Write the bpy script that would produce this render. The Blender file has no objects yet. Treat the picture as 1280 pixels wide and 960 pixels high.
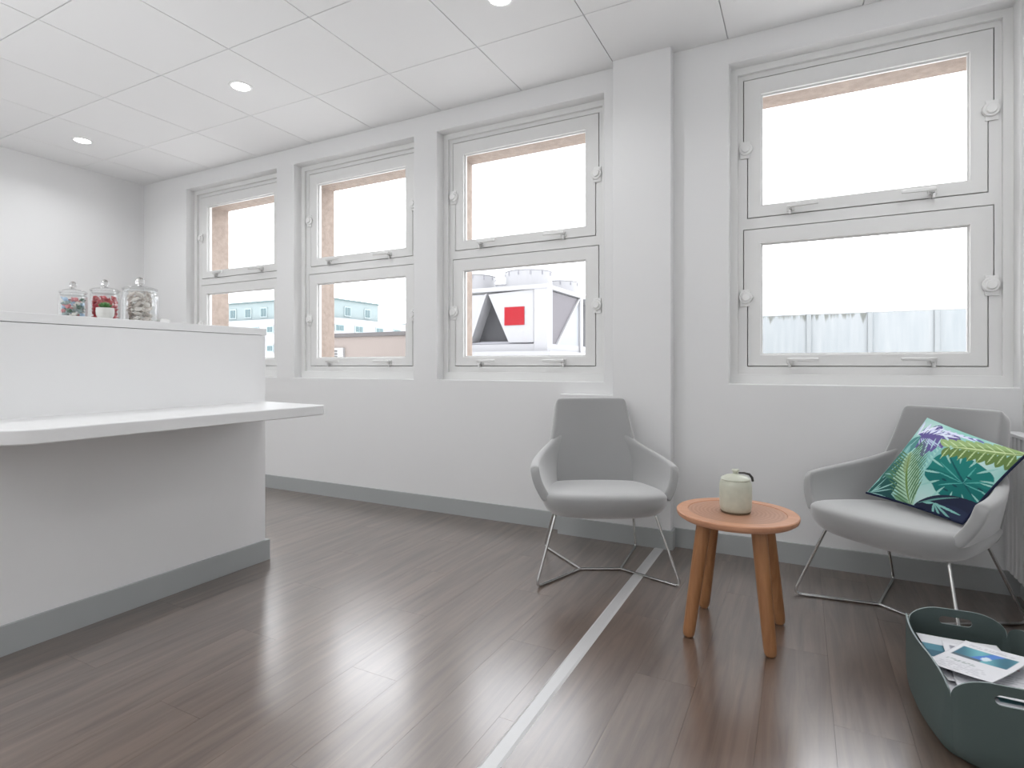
import bpy, bmesh, math, random
import numpy as np
from mathutils import Vector, Matrix

random.seed(7)
PI = math.pi
scene = bpy.context.scene
COL = scene.collection

# ------------------------------------------------------------------ camera
CAM_H = 0.98618
YAW = 0.4765963
cam_data = bpy.data.cameras.new('camera')
cam = bpy.data.objects.new('camera', cam_data)
COL.objects.link(cam)
cam.location = (0, 0, CAM_H)
cam.rotation_euler = (PI / 2, 0, YAW)
cam_data.sensor_width = 36
cam_data.lens = 700.917 / 1280 * 36
cam_data.shift_y = -(480 - 456.28) / 1280
cam_data.clip_start = 0.02
cam_data.clip_end = 400
scene.camera = cam

# ------------------------------------------------------------------ exposure, sky, sun
scene.view_settings.view_transform = 'Standard'
scene.view_settings.look = 'None'
scene.view_settings.exposure = 0.2
scene.view_settings.gamma = 1.0
scene.view_settings.use_curve_mapping = False

SKY_L = 5.6
SUN_E = 0.15
LAMP_L = 18.0
LAMP_W = 4.0

world = bpy.data.worlds.new('overcast sky')
scene.world = world
world.use_nodes = True
wn = world.node_tree.nodes
wl = world.node_tree.links
wn.clear()
w_out = wn.new('ShaderNodeOutputWorld')
w_bg = wn.new('ShaderNodeBackground')
w_tc = wn.new('ShaderNodeTexCoord')
w_map = wn.new('ShaderNodeMapping')
w_map.inputs['Scale'].default_value = (1.5, 1.5, 4.0)
w_noise = wn.new('ShaderNodeTexNoise')
w_noise.inputs['Scale'].default_value = 2.2
w_noise.inputs['Detail'].default_value = 5
w_ramp = wn.new('ShaderNodeValToRGB')
w_ramp.color_ramp.elements[0].position = 0.35
w_ramp.color_ramp.elements[0].color = (0.33, 0.345, 0.37, 1)
w_ramp.color_ramp.elements[1].position = 0.68
w_ramp.color_ramp.elements[1].color = (0.97, 0.98, 1.0, 1)
w_bg.inputs['Strength'].default_value = SKY_L
wl.new(w_tc.outputs['Generated'], w_map.inputs['Vector'])
wl.new(w_map.outputs['Vector'], w_noise.inputs['Vector'])
wl.new(w_noise.outputs['Fac'], w_ramp.inputs['Fac'])
wl.new(w_ramp.outputs['Color'], w_bg.inputs['Color'])
wl.new(w_bg.outputs['Background'], w_out.inputs['Surface'])

# veiled sun high behind the building: it lights the roofs across the yard, never the room
sun_data = bpy.data.lights.new('sun', 'SUN')
sun_data.energy = SUN_E
sun_data.angle = math.radians(25)
sun_data.color = (1.0, 0.98, 0.95)
sun = bpy.data.objects.new('sun', sun_data)
COL.objects.link(sun)
sun.rotation_euler = Vector((-0.25, 0.72, -0.65)).to_track_quat('-Z', 'Y').to_euler()

# two unseen fill lamps, added to brighten the room by way of the ceiling
for name, loc, energy, size in (('ceiling_fill', (-3.6, -1.3, 0.7), 46, 2.0), ('ceiling_fill', (-0.9, -1.2, 1.2), 24, 1.6)):
    ld = bpy.data.lights.new(name, 'AREA')
    ld.shape = 'DISK'
    ld.size = size
    ld.energy = energy
    ld.color = (0.96, 0.98, 1.0)
    lo = bpy.data.objects.new(name, ld)
    COL.objects.link(lo)
    lo.location = loc
    lo.rotation_euler = (PI, 0, 0)


# ------------------------------------------------------------------ helpers
def lin(r, g, b):
    f = lambda c: (c / 255) / 12.92 if c / 255 <= 0.04045 else ((c / 255 + 0.055) / 1.055) ** 2.4
    return (f(r), f(g), f(b), 1.0)


def mat(name, color, rough=0.5, metal=0.0, spec=0.5, bump=0.0, bump_scale=200, var=0.0, var_scale=3.0, emit=None, strength=0,
        stretch=(1, 1, 1), coat=0.0, sheen=0.0):
    m = bpy.data.materials.new(name)
    m.use_nodes = True
    nt = m.node_tree
    b = nt.nodes['Principled BSDF']
    b.inputs['Base Color'].default_value = color
    b.inputs['Roughness'].default_value = rough
    b.inputs['Metallic'].default_value = metal
    b.inputs['Specular IOR Level'].default_value = spec
    b.inputs['Coat Weight'].default_value = coat
    b.inputs['Sheen Weight'].default_value = sheen
    b.inputs['Sheen Roughness'].default_value = 0.6
    if emit:
        b.inputs['Emission Color'].default_value = emit
        b.inputs['Emission Strength'].default_value = strength
    if bump or var:
        tc = nt.nodes.new('ShaderNodeTexCoord')
        mp = nt.nodes.new('ShaderNodeMapping')
        mp.inputs['Scale'].default_value = stretch
        nt.links.new(tc.outputs['Object'], mp.inputs['Vector'])
    if bump:
        n = nt.nodes.new('ShaderNodeTexNoise')
        n.inputs['Scale'].default_value = bump_scale
        n.inputs['Detail'].default_value = 3
        bp = nt.nodes.new('ShaderNodeBump')
        bp.inputs['Strength'].default_value = bump
        bp.inputs['Distance'].default_value = 0.002
        nt.links.new(mp.outputs['Vector'], n.inputs['Vector'])
        nt.links.new(n.outputs['Fac'], bp.inputs['Height'])
        nt.links.new(bp.outputs['Normal'], b.inputs['Normal'])
    if var:
        n2 = nt.nodes.new('ShaderNodeTexNoise')
        n2.inputs['Scale'].default_value = var_scale
        n2.inputs['Detail'].default_value = 6
        rp = nt.nodes.new('ShaderNodeValToRGB')
        rp.color_ramp.elements[0].position = 0.3
        rp.color_ramp.elements[1].position = 0.7
        c = Vector(color[:3])
        rp.color_ramp.elements[0].color = (*[max(0, x * (1 - var)) for x in c], 1)
        rp.color_ramp.elements[1].color = (*[min(1, x * (1 + var)) for x in c], 1)
        nt.links.new(mp.outputs['Vector'], n2.inputs['Vector'])
        nt.links.new(n2.outputs['Fac'], rp.inputs['Fac'])
        nt.links.new(rp.outputs['Color'], b.inputs['Base Color'])
    return m


def glass_mat(name, tint=(1, 1, 1, 1), gloss=1.0):
    m = bpy.data.materials.new(name)
    m.use_nodes = True
    nt = m.node_tree
    nt.nodes.clear()
    out = nt.nodes.new('ShaderNodeOutputMaterial')
    mix = nt.nodes.new('ShaderNodeMixShader')
    tr = nt.nodes.new('ShaderNodeBsdfTransparent')
    gl = nt.nodes.new('ShaderNodeBsdfGlossy')
    fr = nt.nodes.new('ShaderNodeLayerWeight')
    pw = nt.nodes.new('ShaderNodeMath')
    pw.operation = 'POWER'
    pw.inputs[1].default_value = 4.5
    mu = nt.nodes.new('ShaderNodeMath')
    mu.operation = 'MULTIPLY_ADD'
    mu.inputs[1].default_value = 0.9 * gloss
    mu.inputs[2].default_value = 0.04 * gloss
    cl = nt.nodes.new('ShaderNodeClamp')
    nt.links.new(mu.outputs[0], cl.inputs[0])
    tr.inputs['Color'].default_value = tint
    gl.inputs['Roughness'].default_value = 0.02
    nt.links.new(fr.outputs['Facing'], pw.inputs[0])
    nt.links.new(pw.outputs[0], mu.inputs[0])
    nt.links.new(cl.outputs[0], mix.inputs[0])
    nt.links.new(tr.outputs[0], mix.inputs[1])
    nt.links.new(gl.outputs[0], mix.inputs[2])
    nt.links.new(mix.outputs[0], out.inputs['Surface'])
    return m


def print_mat(name, rough=0.8, attr='print_colour', sheen=0.0):
    m = bpy.data.materials.new(name)
    m.use_nodes = True
    nt = m.node_tree
    b = nt.nodes['Principled BSDF']
    b.inputs['Roughness'].default_value = rough
    b.inputs['Specular IOR Level'].default_value = 0.3
    a = nt.nodes.new('ShaderNodeVertexColor')
    a.layer_name = attr
    nt.links.new(a.outputs['Color'], b.inputs['Base Color'])
    return m


def wood_mat(name, dark, light, axis_stretch, scale=6, rough=0.4, spec=0.5, coat=0.0, per_object=0.0, world_pos=False, bump=0.1,
             coat_rough=0.2):
    m = bpy.data.materials.new(name)
    m.use_nodes = True
    nt = m.node_tree
    L = nt.links
    b = nt.nodes['Principled BSDF']
    b.inputs['Roughness'].default_value = rough
    b.inputs['Specular IOR Level'].default_value = spec
    b.inputs['Coat Weight'].default_value = coat
    b.inputs['Coat Roughness'].default_value = coat_rough
    b.inputs['Coat IOR'].default_value = 2.25
    if world_pos:
        g = nt.nodes.new('ShaderNodeNewGeometry')
        src = g.outputs['Position']
    else:
        g = nt.nodes.new('ShaderNodeTexCoord')
        src = g.outputs['Object']
    mp = nt.nodes.new('ShaderNodeMapping')
    mp.inputs['Scale'].default_value = axis_stretch
    L.new(src, mp.inputs['Vector'])
    oi = nt.nodes.new('ShaderNodeObjectInfo')
    ad = nt.nodes.new('ShaderNodeVectorMath')
    ad.operation = 'ADD'
    mu = nt.nodes.new('ShaderNodeVectorMath')
    mu.operation = 'SCALE'
    mu.inputs['Scale'].default_value = 37.0 * (1 if per_object else 0)
    cx = nt.nodes.new('ShaderNodeCombineXYZ')
    L.new(oi.outputs['Random'], cx.inputs[0])
    L.new(oi.outputs['Random'], cx.inputs[2])
    L.new(cx.outputs[0], mu.inputs[0])
    L.new(mp.outputs['Vector'], ad.inputs[0])
    L.new(mu.outputs[0], ad.inputs[1])
    n1 = nt.nodes.new('ShaderNodeTexNoise')
    n1.inputs['Scale'].default_value = scale
    n1.inputs['Detail'].default_value = 8
    n1.inputs['Roughness'].default_value = 0.62
    n1.inputs['Distortion'].default_value = 0.6
    L.new(ad.outputs[0], n1.inputs['Vector'])
    rp = nt.nodes.new('ShaderNodeValToRGB')
    rp.color_ramp.elements[0].position = 0.3
    rp.color_ramp.elements[0].color = dark
    rp.color_ramp.elements[1].position = 0.72
    rp.color_ramp.elements[1].color = light
    L.new(n1.outputs['Fac'], rp.inputs['Fac'])
    hv = nt.nodes.new('ShaderNodeHueSaturation')
    mr = nt.nodes.new('ShaderNodeMapRange')
    mr.inputs['To Min'].default_value = 1 - per_object
    mr.inputs['To Max'].default_value = 1 + per_object
    L.new(oi.outputs['Random'], mr.inputs['Value'])
    L.new(mr.outputs[0], hv.inputs['Value'])
    L.new(rp.outputs['Color'], hv.inputs['Color'])
    L.new(hv.outputs['Color'], b.inputs['Base Color'])
    if bump:
        bp = nt.nodes.new('ShaderNodeBump')
        bp.inputs['Strength'].default_value = bump
        bp.inputs['Distance'].default_value = 0.001
        L.new(n1.outputs['Fac'], bp.inputs['Height'])
        L.new(bp.outputs['Normal'], b.inputs['Normal'])
    return m


def box(bm, a, b):
    vs = [bm.verts.new((x, y, z)) for x in (a[0], b[0]) for y in (a[1], b[1]) for z in (a[2], b[2])]
    for f in ((0, 1, 3, 2), (4, 6, 7, 5), (0, 4, 5, 1), (2, 3, 7, 6), (0, 2, 6, 4), (1, 5, 7, 3)):
        bm.faces.new([vs[i] for i in f])


def boxes(*ab):
    bm = bmesh.new()
    for a, b in ab:
        box(bm, a, b)
    bmesh.ops.recalc_face_normals(bm, faces=bm.faces)
    return bm


def prism(bm, poly, axis, d0, d1):
    """poly of 2-D points extruded along axis ('x','y','z') from d0 to d1"""
    def P(p, d):
        return {'x': (d, p[0], p[1]), 'y': (p[0], d, p[1]), 'z': (p[0], p[1], d)}[axis]
    A = [bm.verts.new(P(p, d0)) for p in poly]
    B = [bm.verts.new(P(p, d1)) for p in poly]
    bm.faces.new(A)
    bm.faces.new(B[::-1])
    n = len(poly)
    for i in range(n):
        bm.faces.new((A[i], A[(i + 1) % n], B[(i + 1) % n], B[i]))
    bmesh.ops.recalc_face_normals(bm, faces=bm.faces)


def tube(bm, pts, r, seg=10, closed=False):
    pts = [Vector(p) for p in pts]
    n = len(pts)
    rings = []
    prev = None
    for i, p in enumerate(pts):
        if closed:
            t = (pts[(i + 1) % n] - pts[i - 1]).normalized()
        else:
            t = (pts[min(i + 1, n - 1)] - pts[max(i - 1, 0)]).normalized()
        if prev is None:
            up = Vector((0, 0, 1)) if abs(t.z) < 0.9 else Vector((1, 0, 0))
            u = t.cross(up).normalized()
        else:
            u = (prev - t * prev.dot(t)).normalized()
        prev = u
        w = t.cross(u)
        rr = r[i] if isinstance(r, (list, tuple)) else r
        rings.append([bm.verts.new(p + u * (rr * math.cos(2 * PI * k / seg)) + w * (rr * math.sin(2 * PI * k / seg))) for k in range(seg)])
    for i in range(n if closed else n - 1):
        A, B = rings[i], rings[(i + 1) % n]
        for k in range(seg):
            bm.faces.new((A[k], A[(k + 1) % seg], B[(k + 1) % seg], B[k]))
    if not closed:
        bm.faces.new(rings[0][::-1])
        bm.faces.new(rings[-1])
    bmesh.ops.recalc_face_normals(bm, faces=bm.faces)


def round_path(pts, rad, n=5):
    pts = [Vector(p) for p in pts]
    out = [pts[0]]
    for i in range(1, len(pts) - 1):
        a = (pts[i - 1] - pts[i])
        b = (pts[i + 1] - pts[i])
        r = min(rad, a.length * 0.45, b.length * 0.45)
        p0 = pts[i] + a.normalized() * r
        p1 = pts[i] + b.normalized() * r
        for k in range(n + 1):
            t = k / n
            out.append(p0 * (1 - t) ** 2 + pts[i] * 2 * t * (1 - t) + p1 * t * t)
    out.append(pts[-1])
    return out


def lathe(bm, prof, seg=40, centre=(0, 0), cap=True):
    rings = []
    for r, z in prof:
        rings.append([bm.verts.new((centre[0] + r * math.cos(2 * PI * k / seg), centre[1] + r * math.sin(2 * PI * k / seg), z)) for k in range(seg)])
    for A, B in zip(rings, rings[1:]):
        for k in range(seg):
            bm.faces.new((A[k], A[(k + 1) % seg], B[(k + 1) % seg], B[k]))
    if cap:
        bm.faces.new(rings[0][::-1])
        bm.faces.new(rings[-1])
    bmesh.ops.recalc_face_normals(bm, faces=bm.faces)


def grid(bm, P, nu, nv):
    """P(i,j) -> point ; returns vert table"""
    V = [[bm.verts.new(P(i, j)) for j in range(nv)] for i in range(nu)]
    for i in range(nu - 1):
        for j in range(nv - 1):
            bm.faces.new((V[i][j], V[i + 1][j], V[i + 1][j + 1], V[i][j + 1]))
    return V


def holed_slab(bm, outers, holes, y0, y1):
    """union of x-z rectangles minus holes, thickened from y0 to y1. rect = (x0,x1,z0,z1)"""
    xs = sorted({round(v, 5) for r in outers + holes for v in r[:2]})
    zs = sorted({round(v, 5) for r in outers + holes for v in r[2:]})

    def inside(r, x, z):
        return r[0] < x < r[1] and r[2] < z < r[3]
    nx, nz = len(xs) - 1, len(zs) - 1
    fill = [[False] * nz for _ in range(nx)]
    for i in range(nx):
        for j in range(nz):
            x, z = (xs[i] + xs[i + 1]) / 2, (zs[j] + zs[j + 1]) / 2
            fill[i][j] = any(inside(r, x, z) for r in outers) and not any(inside(r, x, z) for r in holes)
    cache = {}

    def v(i, j, s):
        k = (i, j, s)
        if k not in cache:
            cache[k] = bm.verts.new((xs[i], y1 if s else y0, zs[j]))
        return cache[k]
    F = lambda i, j: 0 <= i < nx and 0 <= j < nz and fill[i][j]
    for i in range(nx):
        for j in range(nz):
            if not fill[i][j]:
                continue
            bm.faces.new((v(i, j, 0), v(i + 1, j, 0), v(i + 1, j + 1, 0), v(i, j + 1, 0)))
            bm.faces.new((v(i, j, 1), v(i, j + 1, 1), v(i + 1, j + 1, 1), v(i + 1, j, 1)))
            for (di, dj, a, b) in ((-1, 0, (i, j), (i, j + 1)), (1, 0, (i + 1, j + 1), (i + 1, j)), (0, -1, (i + 1, j), (i, j)), (0, 1, (i, j + 1), (i + 1, j + 1))):
                if not F(i + di, j + dj):
                    bm.faces.new((v(*a, 0), v(*b, 0), v(*b, 1), v(*a, 1)))
    bmesh.ops.recalc_face_normals(bm, faces=bm.faces)


def smooth_mesh(me, angle=40):
    for p in me.polygons:
        p.use_smooth = True
    try:
        me.set_sharp_from_angle(angle=math.radians(angle))
    except Exception:
        pass


def obj(name, bm, m=None, parent=None, smooth=None, bevel=0.0, segs=2, subsurf=0, solid=0.0, offset=-1, loc=None):
    if isinstance(bm, bmesh.types.BMesh):
        me = bpy.data.meshes.new(name)
        bm.to_mesh(me)
        bm.free()
    else:
        me = bm
    o = bpy.data.objects.new(name, me)
    COL.objects.link(o)
    if m is not None and len(me.materials) == 0:
        for x in (m if isinstance(m, (list, tuple)) else [m]):
            me.materials.append(x)
    if parent is not None:
        o.parent = parent
    if loc is not None:
        o.location = loc
    if solid:
        md = o.modifiers.new('solid', 'SOLIDIFY')
        md.thickness = solid
        md.offset = offset
    if subsurf:
        md = o.modifiers.new('sub', 'SUBSURF')
        md.levels = subsurf
        md.render_levels = subsurf
    if bevel:
        md = o.modifiers.new('bevel', 'BEVEL')
        md.width = bevel
        md.segments = segs
        md.limit_method = 'ANGLE'
        md.angle_limit = math.radians(40)
    if smooth:
        smooth_mesh(me, smooth)
    return o


def tag(o, label=None, cat=None, group=None, kind=None):
    if label:
        o['label'] = label
    if cat:
        o['category'] = cat
    if group:
        o['group'] = group
    if kind:
        o['kind'] = kind
    return o


def empty(name, loc, rz=0.0):
    o = bpy.data.objects.new(name, None)
    COL.objects.link(o)
    o.location = loc
    o.rotation_euler = (0, 0, rz)
    o.empty_display_size = 0.1
    return o


def copy_tree(o, parent=None):
    c = o.copy()
    COL.objects.link(c)
    c.parent = parent
    for ch in list(o.children):
        copy_tree(ch, c)
    return c


# ------------------------------------------------------------------ materials
M = {}
M['wall'] = mat('wall paint', (0.80, 0.80, 0.80, 1), 0.65, spec=0.3, bump=0.04, bump_scale=350)
M['ceiling'] = mat('ceiling tile', (0.86, 0.86, 0.86, 1), 0.9, spec=0.1, bump=0.12, bump_scale=420)
M['frame'] = mat('white gloss window paint', (0.80, 0.80, 0.79, 1), 0.35)
M['plastic'] = mat('white plastic', (0.84, 0.84, 0.83, 1), 0.3)
M['desk'] = mat('white laminate', (0.83, 0.83, 0.83, 1), 0.42, spec=0.4)
M['shelf'] = mat('white solid surface', (0.76, 0.76, 0.76, 1), 0.4)
M['skirt'] = mat('grey skirting', lin(170, 173, 173), 0.5, spec=0.4)
M['concrete'] = mat('pinkish cast stone', (0.334, 0.274, 0.236, 1), 0.85, spec=0.2, bump=0.6, bump_scale=60, var=0.14, var_scale=26)
M['glass'] = glass_mat('window glass', (1, 1, 1, 1), 0.6)
M['chrome'] = mat('brushed steel', (0.62, 0.62, 0.61, 1), 0.22, 1.0)
M['handle'] = mat('satin metal handle', (0.72, 0.72, 0.71, 1), 0.4, 0.9)
M['strip'] = mat('aluminium floor strip', (0.62, 0.62, 0.62, 1), 0.38, 0.35, bump=0.05, bump_scale=90)
M['fabric'] = mat('light grey upholstery', (0.27, 0.27, 0.268, 1), 0.6, spec=0.4, bump=0.12, bump_scale=900, sheen=1.0)
M['floor'] = wood_mat('walnut vinyl plank', (0.078, 0.049, 0.035, 1), (0.185, 0.130, 0.098, 1), (9, 0.55, 9), 3.2, rough=0.34, spec=1.0, coat=1.0, coat_rough=0.22,
                      per_object=0.07, world_pos=True, bump=0.03)
M['floor_base'] = mat('dark plank joint', (0.05, 0.037, 0.03, 1), 0.7)
M['table_leg'] = wood_mat('oiled oak leg', (0.27, 0.115, 0.045, 1), (0.42, 0.20, 0.085, 1), (14, 14, 1.2), 3, rough=0.42)
M['table_rim'] = wood_mat('oak table rim', (0.50, 0.24, 0.135, 1), (0.64, 0.34, 0.21, 1), (2, 9, 2), 3, rough=0.4)


def ring_mat():
    m = bpy.data.materials.new('turned wood inlay')
    m.use_nodes = True
    nt = m.node_tree
    b = nt.nodes['Principled BSDF']
    b.inputs['Roughness'].default_value = 0.45
    tc = nt.nodes.new('ShaderNodeTexCoord')
    w = nt.nodes.new('ShaderNodeTexWave')
    w.wave_type = 'RINGS'
    w.rings_direction = 'Z'
    w.inputs['Scale'].default_value = 22
    w.inputs['Distortion'].default_value = 2.5
    w.inputs['Detail'].default_value = 3
    w.inputs['Detail Scale'].default_value = 2
    rp = nt.nodes.new('ShaderNodeValToRGB')
    rp.color_ramp.elements[0].color = (0.40, 0.205, 0.128, 1)
    rp.color_ramp.elements[1].color = (0.47, 0.26, 0.17, 1)
    nt.links.new(tc.outputs['Object'], w.inputs['Vector'])
    nt.links.new(w.outputs['Fac'], rp.inputs['Fac'])
    nt.links.new(rp.outputs['Color'], b.inputs['Base Color'])
    return m


M['table_inlay'] = ring_mat()
M['glaze'] = mat('pale celadon glaze', lin(196, 198, 182), 0.3, var=0.06, var_scale=40, bump=0.05, bump_scale=60)
M['glaze_base'] = mat('unglazed clay foot', lin(120, 105, 85), 0.8)
M['clasp'] = mat('dark metal clasp', (0.09, 0.085, 0.08, 1), 0.4, 0.7)
M['felt'] = mat('grey green leatherboard', lin(80, 92, 90), 0.62, spec=0.3, bump=0.08, bump_scale=300)
M['felt_edge'] = mat('pale cut edge of the board', lin(150, 162, 162), 0.6)
M['paper'] = print_mat('printed leaflet paper', 0.5)
M['cushion'] = print_mat('leaf print cotton', 0.85)
M['navy'] = mat('navy cotton', lin(30, 36, 62), 0.85, spec=0.2)
M['jar_glass'] = glass_mat('clear jar glass', (0.985, 0.99, 0.99, 1), 1.5)
M['solid_glass'] = bpy.data.materials.new('solid knob glass')
M['solid_glass'].use_nodes = True
_b = M['solid_glass'].node_tree.nodes['Principled BSDF']
_b.inputs['Transmission Weight'].default_value = 1.0
_b.inputs['Roughness'].default_value = 0.03
_b.inputs['IOR'].default_value = 1.5
M['light'] = mat('lit diffuser', (0.9, 0.9, 0.9, 1), 0.5, emit=(0.98, 0.99, 1.0, 1), strength=LAMP_L)
M['pot'] = mat('white ceramic pot', (0.74, 0.74, 0.71, 1), 0.45)
M['leaf'] = mat('succulent green', lin(84, 132, 74), 0.5, var=0.2, var_scale=60)
M['soil'] = mat('dark soil', (0.05, 0.04, 0.03, 1), 0.95)
M['radiator'] = mat('white radiator enamel', (0.80, 0.80, 0.80, 1), 0.35)
# outside
M['roof_deck'] = mat('pale bounce roof', (0.84, 0.84, 0.83, 1), 0.9, var=0.15, var_scale=1.5)  # deck out of sight, pale so that sky light bounces to the ceiling
M['unit_white'] = mat('white coated steel', (0.266, 0.266, 0.277, 1), 0.5)
M['unit_pale'] = mat('pale blue grey steel', (0.205, 0.217, 0.236, 1), 0.5)
M['unit_coil'] = mat('dark coil mesh', (0.034, 0.034, 0.039, 1), 0.7, bump=0.5, bump_scale=40, var=0.25, var_scale=25)
M['unit_mesh'] = mat('mauve grey coil guard', (0.095, 0.088, 0.098, 1), 0.7, bump=0.5, bump_scale=50, var=0.12, var_scale=30)
M['unit_red'] = mat('red plate', (0.23, 0.007, 0.013, 1), 0.8, spec=0.1)
M['unit_dark'] = mat('grey pipework', (0.20, 0.20, 0.22, 1), 0.6)  # one even grey for the pipes and fan bolts
M['mint'] = mat('mint cladding', lin(118, 130, 131), 0.7)
M['mint_dark'] = mat('mint trim', lin(81, 99, 100), 0.7)
M['bwhite'] = mat('white render', (0.281, 0.281, 0.293, 1), 0.8)
M['bglass'] = mat('far window glass', lin(71, 92, 95), 0.2)
M['bframe'] = mat('far window frame', lin(137, 150, 152), 0.5)
M['tan'] = mat('tan brickwork', lin(124, 115, 110), 0.9, var=0.12, var_scale=14, stretch=(1, 1, 4))
M['parapet'] = mat('dark parapet felt', lin(81, 78, 78), 0.8)
M['louvre'] = mat('white louvre', lin(146, 146, 146), 0.5)

# ------------------------------------------------------------------ room shell
D = 3.122           # window wall plane
XL, XR = -5.537, 0.838
YF = -2.6
CEIL = 2.688
WC = [-4.315, -2.958, -1.598, 0.2455]   # window centres
RV = 0.5825
Z0, Z1 = 0.888, 2.56

bm = bmesh.new()
holed_slab(bm, [(XL - 0.2, XR + 0.2, -0.15, 2.95)], [(c - RV, c + RV, Z0, Z1) for c in WC], D, D + 0.17)
tag(obj('wall_back', bm, M['wall'], bevel=0.004, segs=2), 'white plastered wall with four recessed windows', 'wall', kind='structure')
bm = bmesh.new()
holed_slab(bm, [(XL - 0.6, XR + 0.6, -0.6, 3.4)], [(c - 0.545, c + 0.545, 0.93, 2.45) for c in WC], D + 0.17, 3.52)
tag(obj('wall_outer', bm, M['concrete'], bevel=0.006), 'pinkish cast stone facade seen around the glass outside the windows', 'wall', kind='structure')
tag(obj('wall_left', boxes(((XL - 0.2, YF, -0.15), (XL, D, 2.95))), M['wall']), 'white wall at the far left end of the room', 'wall', kind='structure')
tag(obj('wall_right', boxes(((XR, YF, -0.15), (XR + 0.2, D, 2.95))), M['wall']), 'white wall at the right edge behind the radiator', 'wall', kind='structure')
tag(obj('wall_front', boxes(((XL - 0.2, YF - 0.2, -0.15), (XR + 0.2, YF, 2.95))), M['wall']), 'white wall behind the camera', 'wall', kind='structure')
# boxed column with a lower boxed ledge
bm = bmesh.new()
prism(bm, [(-1.257, 0), (-0.62, 0), (-0.62, CEIL + 0.01), (-0.94, CEIL + 0.01), (-0.94, 0.817), (-1.257, 0.817)], 'y', 3.05, D + 0.01)
tag(obj('wall_column', bm, M['wall'], bevel=0.004), 'white boxed column between the third and fourth window with a low ledge', 'column', kind='structure')

# floor: base slab and single planks
fl = obj('floor', boxes(((XL - 0.1, YF - 0.1, -0.15), (XR + 0.1, D + 0.1, -0.004))), M['floor_base'])
tag(fl, 'dark walnut plank floor with a soft sheen', 'floor', kind='structure')
PW, PL_, GAP = 0.184, 1.22, 0.0006
plank_cache = {}


def plank_mesh(w, l):
    k = (round(w, 4), round(l, 4))
    if k not in plank_cache:
        bm = boxes(((0, 0, -0.004), (w - GAP, l - GAP, 0.0)))
        me = bpy.data.meshes.new('plank')
        bm.to_mesh(me)
        bm.free()
        me.materials.append(M['floor'])
        plank_cache[k] = me
    return plank_cache[k]


STRIP0, STRIP1 = -0.703, -0.657
col = 0
for (xa, xb) in ((XL, STRIP0), (STRIP1, XR)):
    x = xa
    while x < xb - 0.001:
        w = min(PW, xb - x)
        y = YF - ((col * 0.41) % PL_)
        while y < D:
            ya, yb = max(y, YF), min(y + PL_, D)
            if yb - ya > 0.01:
                obj('plank', plank_mesh(w, yb - ya), parent=fl, loc=(x, ya, 0))
            y += PL_
        x += PW
        col += 1
# cover strip across the floor
bm = bmesh.new()
prism(bm, [(STRIP0 - 0.002, 0.0), (STRIP0 + 0.006, 0.0035), (STRIP1 - 0.006, 0.0035), (STRIP1 + 0.002, 0.0), (STRIP1, -0.004), (STRIP0, -0.004)], 'y', YF, 3.037)
tag(obj('trim_1', bm, M['strip']), 'pale metal cover strip running across the floor to the column', 'floor strip', kind='structure')

# ceiling: slab, tiles
cl = obj('ceiling', boxes(((XL - 0.2, YF - 0.2, CEIL + 0.011), (XR + 0.2, D + 0.2, 2.95))), M['ceiling'])
tag(cl, 'white suspended ceiling of square tiles', 'ceiling', kind='structure')
tile_cache = {}


def tile_mesh(w, l):
    k = (round(w, 4), round(l, 4))
    if k not in tile_cache:
        bm = boxes(((0.0025, 0.0025, 0), (w - 0.0025, l - 0.0025, 0.0105)))
        me = bpy.data.meshes.new('ceiling_tile')
        bm.to_mesh(me)
        bm.free()
        me.materials.append(M['ceiling'])
        tile_cache[k] = me
    return tile_cache[k]


OX, OY = -4.5413, 2.5821


def cuts(lo, hi, o):
    k = math.ceil((lo - o) / 0.6 + 1e-6)
    c = [lo]
    while o + 0.6 * k < hi - 1e-4:
        c.append(o + 0.6 * k)
        k += 1
    c.append(hi)
    return c


cx_, cy_ = cuts(XL, XR, OX), cuts(YF, D, OY)
for i in range(len(cx_) - 1):
    for j in range(len(cy_) - 1):
        obj('ceiling_tile', tile_mesh(cx_[i + 1] - cx_[i], cy_[j + 1] - cy_[j]), parent=cl, loc=(cx_[i], cy_[j], CEIL))

# skirting boards
BH, BT = 0.102, 0.012
sk = boxes(((XL, D - BT, 0), (-1.257 - BT, D, BH)), ((-1.257 - BT, 3.05 - BT, 0), (-1.257, D, BH)), ((-1.257, 3.05 - BT, 0), (-0.62 + BT, 3.05, BH)),
           ((-0.62, 3.05, 0), (-0.62 + BT, D, BH)), ((-0.62 + BT, D - BT, 0), (XR, D, BH)))
tag(obj('baseboard_back', sk, M['skirt']), 'grey skirting along the window wall and around the column', 'skirting', kind='structure')
tag(obj('baseboard_right', boxes(((XR - BT, YF, 0), (XR, D - BT, BH))), M['skirt']), 'grey skirting under the radiator on the right wall', 'skirting', kind='structure')
tag(obj('baseboard_left', boxes(((XL, YF, 0), (XL + BT, D - BT, BH))), M['skirt']), 'grey skirting on the far left wall', 'skirting', kind='structure')
tag(obj('baseboard_front', boxes(((XL + BT, YF, 0), (XR - BT, YF + BT, BH))), M['skirt']), 'grey skirting behind the camera', 'skirting', kind='structure')


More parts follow.
